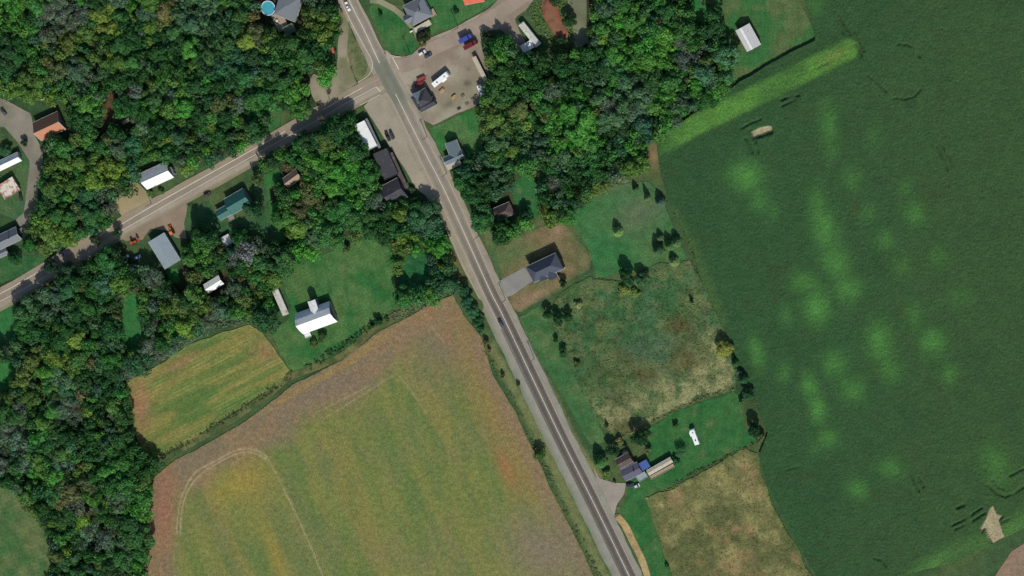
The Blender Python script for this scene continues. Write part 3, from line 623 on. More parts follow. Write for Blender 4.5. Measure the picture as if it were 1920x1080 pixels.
# ================================================================== MESH BUILDER
class MB:
    def __init__(s): s.v = []; s.f = []
    def add(s, v, f):
        n = len(s.v); s.v += [tuple(p) for p in v]; s.f += [tuple(i + n for i in q) for q in f]; return s
    def box(s, c, d, rz=0, taper=1.0):
        hx, hy, hz = d[0] / 2, d[1] / 2, d[2] / 2; co, si = math.cos(rz), math.sin(rz); v = []
        for z, k in ((-hz, 1), (hz, taper)):
            for x, y in ((-hx, -hy), (hx, -hy), (hx, hy), (-hx, hy)):
                x *= k; y *= k; v.append((c[0] + x * co - y * si, c[1] + x * si + y * co, c[2] + z))
        return s.add(v, [(3, 2, 1, 0), (4, 5, 6, 7), (0, 1, 5, 4), (1, 2, 6, 5), (2, 3, 7, 6), (3, 0, 4, 7)])
    def prism(s, prof, x0, x1, inset=0):
        """(y,z) profile extruded along x"""
        n = len(prof); v = [(x0, y, z) for y, z in prof] + [(x1, y, z) for y, z in prof]
        f = [tuple(range(n - 1, -1, -1)), tuple(range(n, 2 * n))] + [(i, (i + 1) % n, n + (i + 1) % n, n + i) for i in range(n)]
        return s.add(v, f)
    def side(s, prof, y0, y1, tw=None):
        """(x,z) profile extruded along y; tw = narrower half width for upper points (fn z->scale)"""
        n = len(prof); k = tw or (lambda z: 1)
        v = [(x, y0 * k(z), z) for x, z in prof] + [(x, y1 * k(z), z) for x, z in prof]
        f = [tuple(range(n)), tuple(range(2 * n - 1, n - 1, -1))] + [(n + i, n + (i + 1) % n, (i + 1) % n, i) for i in range(n)]
        return s.add(v, f)
    def tube(s, a, b, r0, r1, n=6):
        a = Vector(a); b = Vector(b); d = (b - a).normalized(); u = d.orthogonal().normalized(); w2 = d.cross(u)
        v = [tuple(p + (u * math.cos(t) + w2 * math.sin(t)) * r) for p, r in ((a, r0), (b, r1)) for t in (2 * math.pi * i / n for i in range(n))]
        return s.add(v, [(i, (i + 1) % n, n + (i + 1) % n, n + i) for i in range(n)] + [tuple(range(n - 1, -1, -1)), tuple(range(n, 2 * n))])
    def mesh(s, name, mat):
        me = bpy.data.meshes.new(name); me.from_pydata(s.v, [], s.f); me.materials.append(mat); me.update(); return me
    def build(s, name, mat, parent=None, label=None):
        o = link(name, s.mesh(name, mat), parent)
        if label: o['label'] = label
        return o

# ================================================================== TREES
def leaf_cloud(rng, kind, nleaf, size, R=5.0, H=9.0):
    """leaf-sized quads spread over the lobes of a crown; returns V (n*4,3), colour (n*4,3)"""
    P0 = []; Nn = []; B = []
    if kind == 'broad':
        nl = rng.integers(20, 28); lobes = [(0, 0, H * .68, R * .45)]; ex = rng.uniform(.8, 1.2)
        for i in range(nl):
            a = rng.random() * 6.283 if i > 9 else i * .628 + rng.random() * .5
            q = R * (rng.uniform(.62, .92) if i <= 9 else rng.uniform(.1, .6)); rr = R * rng.uniform(.22, .40)
            z = H * (rng.uniform(.45, .66) if i <= 9 else rng.uniform(.66, .90))
            lobes.append((q * math.cos(a) * ex, q * math.sin(a) / ex, z, rr))
    elif kind == 'bush':
        lobes = [(R * rng.uniform(-.55, .55), R * rng.uniform(-.55, .55), H * rng.uniform(.3, .7), R * rng.uniform(.25, .45)) for i in range(9)]
    elif kind == 'bare':
        lobes = [(R * rng.uniform(-.6, .6), R * rng.uniform(-.6, .6), H * rng.uniform(.5, .85), R * rng.uniform(.2, .4)) for i in range(12)]
    if kind == 'conifer':
        t = rng.random(nleaf) ** .6; z = H * (1 - .93 * t); a = rng.random(nleaf) * 6.283
        whorl = .82 + .18 * np.sin(z * 5.5) + .10 * np.sin(a * 5 + z * 2)
        r = R * np.sin(np.minimum(t * 1.12, 1) * 1.57) ** .85 * whorl * np.where(rng.random(nleaf) < .8, 1, rng.random(nleaf))
        Pn = np.stack([r * np.cos(a), r * np.sin(a), z - r * .18], 1)
        No = np.stack([np.cos(a) * .8, np.sin(a) * .8, np.full(nleaf, .8)], 1); br = .8 + .4 * rng.random(nleaf)
    else:
        ar = np.array([l[3] ** 2 for l in lobes]); cnt = rng.multinomial(nleaf, ar / ar.sum())
        for l, k in zip(lobes, cnt):
            d = rng.normal(size=(k, 3)); d[:, 2] = np.abs(d[:, 2]) * .9 - .25; d /= np.linalg.norm(d, axis=1)[:, None]
            rad = l[3] * (.78 + .34 * rng.random(k)) * (1 + .12 * np.sin(d[:, 0] * 9 + l[0]) * np.sin(d[:, 1] * 8 + l[1]))
            P0.append(np.array(l[:3]) + d * rad[:, None] * np.array([1, 1, .85])); Nn.append(d); B.append(np.full(k, rng.uniform(.86, 1.14)))
        Pn = np.concatenate(P0); No = np.concatenate(Nn); br = np.concatenate(B) * (.9 + .2 * rng.random(len(Pn)))
    n = len(Pn)
    No = No + rng.normal(size=(n, 3)) * .34; No /= np.linalg.norm(No, axis=1)[:, None]
    T = np.cross(No, rng.normal(size=(n, 3))); T /= np.linalg.norm(T, axis=1)[:, None]; Bn = np.cross(No, T)
    s1 = size * (.6 + .8 * rng.random(n))[:, None] * .5; s2 = s1 * (.5 + .5 * rng.random(n))[:, None]
    V = np.stack([Pn - T * s1, Pn - Bn * s2 + No * s1 * .25, Pn + T * s1, Pn + Bn * s2 - No * s1 * .2], 1).reshape(-1, 3)
    hue = rng.normal(size=n) * .05
    c = np.stack([br * (1 + hue * 1.4), br, br * (1 - hue)], 1)
    return V, np.repeat(c, 4, 0)
def quads(n): return np.arange(n * 4).reshape(n, 4)

M_BARK = mat_plain('bark', (.09, .075, .06), .95, amp=.3, scale=3)
M_TWIG = mat_plain('pale_twigs', (.13, .135, .11), .95, amp=.3, scale=3)
def trunk_mesh(rng, kind, R=5.0, H=9.0):
    m = MB()
    if kind == 'conifer':
        m.tube((0, 0, -.1), (0, 0, H * .9), .2, .04); return m.mesh('trunk', M_BARK)
    if kind == 'bush':
        for i in range(4):
            a = i * 1.57 + rng.random(); m.tube((.1 * math.cos(a), .1 * math.sin(a), -.1), (R * .4 * math.cos(a), R * .4 * math.sin(a), H * .5), .07, .02, 5)
        return m.mesh('trunk', M_BARK)
    f = (rng.uniform(-.3, .3), rng.uniform(-.3, .3), H * .42)
    m.tube((0, 0, -.1), f, .30, .20, 7)
    tw = kind == 'bare'
    for i in range(9 if tw else 6):
        a = i * 6.283 / (9 if tw else 6) + rng.random() * .6; q = R * rng.uniform(.4, .75); e = (q * math.cos(a), q * math.sin(a), H * rng.uniform(.6, .85))
        mid = tuple(f[k] * .5 + e[k] * .5 + rng.uniform(-.3, .3) for k in range(3))
        m.tube(f, mid, .15, .10, 5); m.tube(mid, e, .10, .03, 5)
        for j in range(9 if tw else 2):
            st = tuple(mid[k] + (e[k] - mid[k]) * rng.random() for k in range(3))
            e2 = (st[0] + R * rng.uniform(-.38, .38), st[1] + R * rng.uniform(-.38, .38), st[2] + H * rng.uniform(.05, .22))
            m.tube(st, e2, .06, .02, 4)
            if tw:
                for jj in range(3):
                    s3 = tuple(st[k] + (e2[k] - st[k]) * rng.random() for k in range(3))
                    m.tube(s3, (s3[0] + rng.uniform(-1, 1), s3[1] + rng.uniform(-1, 1), s3[2] + rng.uniform(.2, 1)), .045, .015, 3)
    return m.mesh('trunk', M_TWIG if tw else M_BARK)
PROTO = {}
for kd, nv, nl, sz in (('broad', 9, 2900, .86), ('bush', 4, 900, .55), ('bare', 4, 1150, .6), ('conifer', 4, 1500, .62)):
    PROTO[kd] = []
    for i in range(nv):
        rg = np.random.default_rng(100 + i * 7 + nv)
        R_, H_ = dict(broad=(5, 9), bush=(2, 2.4), bare=(5, 10), conifer=(2.6, 9))[kd]
        V, c = leaf_cloud(rg, kd, nl, sz, R_, H_)
        PROTO[kd].append((np_mesh('crown', V, [quads(len(V) // 4)], c, LEAF), trunk_mesh(rg, kd, R_, H_), R_, H_))

def srgb_dot(c): return tuple(float(v) for v in A(*c)) + (1.0,)
def tree(px, py, rad, H, kind, col, label, cat='tree', group=None, name=None, at_base=False):
    pr = PROTO[kind][int(RNG.integers(len(PROTO[kind])))]
    p = P(px, py, 0 if at_base else H * .62)
    e = empty(name or {'broad': 'broadleaf_tree', 'bush': 'shrub', 'bare': 'thinning_tree', 'conifer': 'conifer_tree'}[kind], (p[0], p[1], 0), RNG.random() * 6.283, label, cat, group)
    s = rad / pr[2]; e.scale = (s * RNG.uniform(.92, 1.08), s * RNG.uniform(.92, 1.08), H / pr[3])
    cr = link('crown', pr[0], e); v = RNG.uniform(.9, 1.1)
    c = A(*col) * v * LEAFGAIN; cr.color = (*[float(q) for q in c], 1)
    link('trunk', pr[1], e)
    return e

LEAFGAIN = np.array([2.25, 2.2, 2.1])     # leaves are brighter than the crown they add up to
TONES = {'dark green': (46, 78, 44), 'mid green': (58, 96, 52), 'bright green': (70, 114, 54), 'olive': (76, 100, 52), 'yellowish green': (90, 114, 54), 'grey green': (68, 96, 68), 'blue green': (54, 90, 60), 'brownish': (84, 90, 58), 'grey leafless': (86, 106, 84)}
TW = {'nw': [.26, .26, .08, .10, .03, .10, .08, .02, .07], 'mid': [.18, .32, .22, .10, .04, .05, .05, .01, .03], 'sw': [.30, .22, .07, .09, .03, .12, .08, .02, .07], 'ne': [.22, .24, .18, .08, .04, .12, .08, .01, .03], 'house': [.4, .3, .05, .15, .02, .08, 0, 0, 0]}
WOODNAME = {'nw': 'the wood north of the side road', 'mid': 'the wooded block between the side road and the barn lawn', 'sw': 'the wood west of the big brown field', 'ne': 'the wood between the junction yard and the crop field', 'house': 'the clump around the brown roofed house'}
TONEBLOB = [  # (px, py, radius, tone) where the photo's woods change colour
    (30, 20, 55, 'bright green'), (200, 40, 30, 'yellowish green'), (120, 40, 50, 'grey leafless'), (160, 85, 35, 'olive'), (100, 120, 22, 'brownish'), (310, 100, 40, 'dark green'), (400, 90, 22, 'grey leafless'), (375, 20, 40, 'grey green'), (60, 165, 40, 'olive'), (160, 200, 26, 'bright green'), (150, 155, 20, 'grey leafless'), (260, 150, 25, 'dark green'), (320, 190, 50, 'bright green'), (345, 240, 30, 'olive'),
    (240, 165, 20, 'grey leafless'), (130, 310, 40, 'olive'), (190, 320, 35, 'yellowish green'), (110, 430, 26, 'yellowish green'), (195, 375, 26, 'grey leafless'), (150, 390, 18, 'brownish'), (60, 410, 20, 'dark green'), (600, 40, 30, 'olive'), (540, 120, 40, 'mid green'), (615, 150, 20, 'bright green'), (440, 130, 40, 'blue green'), (500, 190, 30, 'mid green'),
    (640, 330, 55, 'bright green'), (560, 280, 30, 'mid green'), (620, 400, 50, 'mid green'), (580, 370, 18, 'brownish'), (630, 225, 30, 'dark green'), (660, 270, 25, 'dark green'), (555, 240, 30, 'dark green'), (505, 285, 20, 'dark green'), (800, 420, 35, 'blue green'), (740, 475, 30, 'olive'), (830, 520, 30, 'blue green'), (540, 440, 18, 'olive'), (730, 420, 30, 'dark green'), (585, 435, 20, 'grey green'),
    (385, 400, 40, 'dark green'), (380, 470, 30, 'bright green'), (450, 470, 34, 'grey leafless'), (490, 445, 20, 'grey leafless'), (110, 510, 25, 'dark green'), (250, 500, 20, 'mid green'), (90, 560, 35, 'grey green'), (205, 595, 20, 'brownish'), (360, 580, 34, 'olive'), (100, 640, 30, 'yellowish green'), (410, 600, 30, 'grey leafless'), (340, 640, 24, 'grey leafless'), (290, 670, 28, 'grey leafless'), (240, 700, 26, 'grey leafless'),
    (140, 780, 30, 'grey leafless'), (165, 780, 18, 'yellowish green'), (20, 850, 40, 'grey leafless'), (60, 900, 20, 'bright green'), (95, 905, 22, 'bright green'), (110, 870, 24, 'grey leafless'), (35, 950, 20, 'brownish'), (250, 960, 26, 'bright green'), (180, 1000, 34, 'grey leafless'), (120, 1000, 26, 'mid green'), (160, 940, 30, 'grey leafless'), (30, 810, 26, 'grey leafless'),
    (1180, 60, 50, 'bright green'), (1230, 110, 50, 'bright green'), (1315, 130, 20, 'yellowish green'), (1300, 90, 30, 'grey leafless'), (1330, 50, 26, 'dark green'), (1000, 130, 40, 'dark green'), (1090, 110, 50, 'dark green'), (1030, 150, 20, 'olive'), (1080, 245, 50, 'bright green'), (1240, 190, 30, 'bright green'), (1180, 190, 40, 'grey green'), (1120, 65, 20, 'yellowish green'), (930, 240, 30, 'olive'), (1000, 280, 30, 'grey green'), (1070, 320, 40, 'dark green'), (1110, 310, 30, 'mid green'), (970, 290, 20, 'olive'), (940, 165, 30, 'mid green'), (925, 205, 24, 'olive'), (900, 340, 30, 'dark green'), (930, 320, 22, 'grey green'), (1035, 395, 20, 'olive'), (1030, 345, 22, 'grey leafless'), (1290, 200, 30, 'grey green')]
OPEN1 = [(336, 384), (392, 372), (412, 412), (470, 404), (476, 350), (500, 345), (506, 420), (522, 452), (505, 462), (470, 436), (430, 432), (400, 436), (360, 446), (342, 430)]
OPEN2 = [(312, 500), (350, 496), (356, 545), (330, 552), (316, 530)]
EXCL = [p for _, p, *_ in [(l[0], l[1]) for l in LAWNS]] + [MOWN, OPEN1, OPEN2, LOT, FRONT, WEST, DRIVE, S_FIELD, B_FIELD, E_FIELD, YARD, MEADOW,
        strip_poly(SIDE, 16, 22), strip_poly(EAST, 14, 16), strip_poly(CEN, 24, 30), [(228, 452), (262, 438), (352, 380), (400, 352), (398, 380), (350, 400), (350, 452), (300, 448), (272, 475), (240, 500), (225, 480)], [(86, 500), (140, 476), (152, 505), (134, 516), (100, 512)], [(486, 318), (530, 312), (512, 350), (516, 420), (540, 446), (522, 470), (498, 420)], [(820, 420), (842, 416), (880, 500), (884, 545), (862, 520)], [(470, 345), (486, 340), (494, 400), (478, 408)],
        [(62, 205), (110, 182), (130, 245), (80, 270)], [(252, 305), (322, 300), (330, 345), (270, 362)], [(400, 365), (450, 345), (482, 380), (440, 408), (412, 408)],
        [(272, 445), (312, 425), (350, 492), (312, 516)], [(404, 438), (430, 426), (444, 458), (420, 470)], [(368, 530), (412, 500), (434, 534), (396, 572)], [(505, 535), (524, 535), (546, 592), (528, 598)],
        [(480, -50), (570, -50), (565, 66), (535, 72), (482, 40)], [(216, 370), (280, 350), (292, 380), (236, 410)], [(218, 440), (350, 380), (352, 450), (250, 460)],
        [(664, 222), (690, 215), (768, 355), (745, 388), (714, 368), (696, 305), (670, 262)], [(526, 322), (568, 315), (570, 345), (540, 356)], [(908, 374), (970, 366), (974, 410), (926, 422)],
        [(190, 190), (212, 162), (212, 230), (195, 262), (182, 262)], [(965, 30), (1060, -60), (1110, -60), (1110, 90), (1060, 100), (1000, 100)], [(235, 478), (272, 470), (275, 500), (235, 500)],
        [(215, 222), (245, 214), (250, 238), (220, 244)], [(1214, 265), (1240, 262), (1240, 300), (1215, 300)], [(560, 130), (600, 130), (600, 200), (575, 200)],
        [(400, 600), (470, 595), (470, 620), (400, 640)]]
EXCL_R = [(b, p) for p in EXCL for b in [(min(q[0] for q in p), min(q[1] for q in p), max(q[0] for q in p), max(q[1] for q in p))]]
_gx, _gy = np.meshgrid(np.arange(-90, 2012, 4.0), np.arange(-90, 1212, 4.0))
_cl = np.full(_gx.shape, 99.0)
for b, p in EXCL_R:                      # signed pixel distance to the nearest thing that keeps trees out, sampled once
    i0, i1 = [int(np.clip((v + 90) / 4, 0, _gx.shape[0])) for v in (b[1] - 30, b[3] + 34)]
    j0, j1 = [int(np.clip((v + 90) / 4, 0, _gx.shape[1])) for v in (b[0] - 30, b[2] + 34)]
    if i1 > i0 and j1 > j0: _cl[i0:i1, j0:j1] = np.minimum(_cl[i0:i1, j0:j1], -sdist(_gx[i0:i1, j0:j1], _gy[i0:i1, j0:j1], p))
def clearance(x, y):
    fx = (x + 90) / 4; fy = (y + 90) / 4; j = int(fx); i = int(fy); fx -= j; fy -= i
    if not (0 <= i < _cl.shape[0] - 1 and 0 <= j < _cl.shape[1] - 1): return -99
    return (_cl[i, j] * (1 - fx) + _cl[i, j + 1] * fx) * (1 - fy) + (_cl[i + 1, j] * (1 - fx) + _cl[i + 1, j + 1] * fx) * fy
def pin(x, y, pts):
    r = False; j = len(pts) - 1
    for i in range(len(pts)):
        xi, yi = pts[i]; xj, yj = pts[j]
        if (yi > y) != (yj > y) and x < (xj - xi) * (y - yi) / (yj - yi) + xi: r = not r
        j = i
    return r
spots = []
def scatter(poly, key, step):
    rr = random.Random(len(poly) * 13 + int(step))
    a = np.array(poly); x0, y0 = a.min(0); x1, y1 = a.max(0)
    x0 = max(x0, -55); y0 = max(y0, -45); y1 = min(y1, 1135); got = []
    for k in range(int((x1 - x0) * (y1 - y0) / step ** 2 * 22)):
        x = rr.uniform(x0, x1); y = rr.uniform(y0, y1); r = rr.uniform(.55, 1.4) * 16
        if rr.random() < .2: r *= 1.15
        if not pin(x, y, poly): continue
        cl = clearance(x, y)
        if cl < 5: continue
        r = min(r, cl + 7)
        if r < 6.5: continue
        if any((x - g[0]) ** 2 + (y - g[1]) ** 2 < ((r + g[2]) * .50) ** 2 for g in got): continue
        got.append((x, y, r))
    for x, y, r in got: spots.append((x, y, r, key))
scatter(F_NW, 'nw', 26); scatter(F_MID, 'mid', 26); scatter(F_SW, 'sw', 26); scatter(F_NE, 'ne', 26); scatter(F_HOUSE, 'house', 26)
trr = random.Random(5)
names = list(TONES)
def tone_at(x, y, key):
    best = None
    for (bx, by, br, t) in TONEBLOB:
        d = math.hypot(x - bx, y - by) / br
        if d < 1 and (best is None or d < best[0]): best = (d, t)
    if best and trr.random() < .8: return best[1]
    return trr.choices(names, TW[key])[0]
spots.sort(key=lambda s: -(s[2] + (0 if (-5 < s[0] < 1925 and -5 < s[1] < 1085) else -30)))
NIND = 300
INDIV = []
MARKS = [(30, 30, 'in the top left corner of the wood'), (150, 40, 'at the top edge, far left wood'), (280, 30, 'at the top edge, mid left wood'), (400, 40, 'at the top edge left of the pool'), (470, 90, 'left of the swimming pool'),
         (590, 40, 'between pool and gravel layby'), (560, 120, 'south of the swimming pool'), (40, 130, 'above the gravel driveway at the left edge'), (140, 160, 'behind the orange brown house'), (210, 130, 'north of the brown bare strip'),
         (330, 130, 'deep in the left wood'), (430, 180, 'deep in the wood toward the junction'), (250, 240, 'right of the brown bare strip'), (330, 260, 'just north of the white roofed house'), (420, 260, 'on the north edge of the side road'), (500, 210, 'above the small northern grass gap'),
         (150, 230, 'right of the orange brown house'), (130, 310, 'east of the curving gravel driveway'), (200, 330, 'west of the tan dirt pad'), (100, 400, 'right of the grey gabled house'), (180, 400, 'above the roadside kerb'),
         (560, 290, 'near the tan gabled house'), (640, 300, 'left of the white roofed store'), (650, 370, 'left of the long dark store'), (590, 410, 'above the barn lawn'), (690, 420, 'south west of the dark gabled house'), (780, 420, 'beside the main road below the shops'), (800, 500, 'right of the barn lawn'), (740, 530, 'around the dark hollow east of the barn'),
         (370, 440, 'right of the grey steel shed'), (460, 460, 'between the teal roof and the barn lawn'), (450, 540, 'near the small garage'), (480, 590, 'left of the narrow shed'), (330, 550, 'south of the grey steel shed'), (180, 520, 'below the side road, left'), (290, 600, 'right of the narrow clearing'), (180, 600, 'left of the narrow clearing'), (390, 590, 'above the bean field'),
         (80, 600, 'right of the left edge lawns'), (80, 700, 'below the left edge lawns'), (190, 700, 'left of the bean field corner'), (60, 800, 'at the left edge below the lawns'), (200, 800, 'along the west side of the bean field'), (120, 870, 'amid the south west wood'), (230, 880, 'where both fields meet'), (60, 930, 'above the bottom left meadow'), (240, 980, 'along the west edge of the brown field'), (160, 980, 'right of the bottom left meadow'), (180, 1060, 'at the bottom edge of the wood'),
         (940, 110, 'right of the junction yard'), (1000, 130, 'below the white trailer'), (1100, 100, 'right of the red clay heap'), (1150, 10, 'on the top edge, north east wood'), (1230, 30, 'at the top edge near the small clearing'), (1240, 110, 'amid the north east wood'), (1340, 80, 'left of the pale ribbed shed'), (1320, 160, 'at the corner above the crop strip'), (1230, 210, 'along the pale crop strip'), (1130, 190, 'deep in the north east wood'), (1020, 200, 'deep in the wood right of the yard lawn'), (930, 230, 'right of the small blue grey house lawn'), (890, 340, 'below the small blue grey house'), (960, 300, 'above the narrow lawn'), (1040, 340, 'right of the narrow lawn'), (1110, 320, 'above the mown plot'), (1180, 280, 'near the sandy gap at the crop corner'), (940, 430, 'below the brown roofed cottage'), (1080, 260, 'low in the north east wood')]
fillV = []; fillC = []
LOWP = {}
for kd in ('broad', 'bare'):
    LOWP[kd] = [leaf_cloud(np.random.default_rng(900 + i), kd, 700 if kd == 'broad' else 260, 1.15 if kd == 'broad' else .7, 5, 9) for i in range(7)]
def add_fill(p, r, H, kd, col):
    V, c = LOWP[kd][trr.randrange(7)]; a = trr.random() * 6.283; s = r / 5
    x = (V[:, 0] * math.cos(a) - V[:, 1] * math.sin(a)) * s + p[0]; y = (V[:, 0] * math.sin(a) + V[:, 1] * math.cos(a)) * s + p[1]
    fillV.append(np.stack([x, y, V[:, 2] * H / 9], 1)); fillC.append(c * A(*col) * LEAFGAIN * trr.uniform(.88, 1.12))
for i, (x, y, r, key) in enumerate(spots):
    t = tone_at(x, y, key); R = r * MPP * 1.06; H = R * .55 + trr.uniform(6.2, 9.2)
    bare = t == 'grey leafless'
    c = TONES[t]; c = tuple(v * trr.uniform(.93, 1.07) for v in c)
    if i < NIND:
        size = 'large' if r > 19.5 else ('small' if r < 15.5 else 'medium')
        near = min(MARKS, key=lambda m: math.hypot(x - m[0], y - m[1]))[2]
        lab = size + (' grey thin crowned tree ' if bare else ' ' + t + ' tree ') + near
        INDIV.append((x, y, lab, tree(x, y, R, H, 'bare' if bare else 'broad', c, lab, 'tree', 'trees of ' + WOODNAME[key])))
    else:
        p = P(x, y, H * .62); add_fill(p, R, H * .93, 'bare' if bare else 'broad', c)
_by = {}
for q in INDIV: _by.setdefault(q[2], []).append(q)
for lab, qs in _by.items():            # twins at one landmark are told apart by their place
    if 2 <= len(qs) <= 6:
        hor = max(q[0] for q in qs) - min(q[0] for q in qs) >= max(q[1] for q in qs) - min(q[1] for q in qs)
        qs = sorted(qs, key=lambda q: q[0] if hor else q[1])
        A_, Z_ = ('left', 'right') if hor else ('top', 'bottom')
        wd = {2: [A_ + ' one', Z_ + ' one'], 3: [A_ + 'most', 'middle one', Z_ + 'most'], 4: [A_ + 'most', 'second from ' + A_, 'second from ' + Z_, Z_ + 'most'],
              5: [A_ + 'most', 'second from ' + A_, 'middle one', 'second from ' + Z_, Z_ + 'most'], 6: [A_ + 'most', 'second from ' + A_, 'third from ' + A_, 'third from ' + Z_, 'second from ' + Z_, Z_ + 'most']}[len(qs)]
        for q, w_ in zip(qs, wd): q[3]['label'] = lab + ', ' + w_
# understorey that closes the gaps between the big crowns
ur = random.Random(11)
for poly, key in zip(FOREST, ('nw', 'mid', 'sw', 'ne', 'house')):
    a = np.array(poly); x0, y0 = np.maximum(a.min(0), -50); x1, y1 = a.max(0); y1 = min(y1, 1130)
    for k in range(int((x1 - x0) * (y1 - y0) / 700)):
        x = ur.uniform(x0, x1); y = ur.uniform(y0, y1)
        if not pin(x, y, poly) or clearance(x, y) < 3: continue
        t = tone_at(x, y, key); add_fill(P(x, y, 2), ur.uniform(1.8, 3.2), ur.uniform(3, 5.5), 'broad' if t != 'grey leafless' else 'bare', TONES[t])
V = np.concatenate(fillV); me = np_mesh('woodland_undergrowth', V, [quads(len(V) // 4)], np.concatenate(fillC), LEAF)
o = link('woodland_undergrowth', me); tag(o, 'smaller trees and undergrowth filling the woods between the big crowns', 'woodland', None, 'stuff')
print('TREES', len(spots), 'fill quads', len(V) // 4)

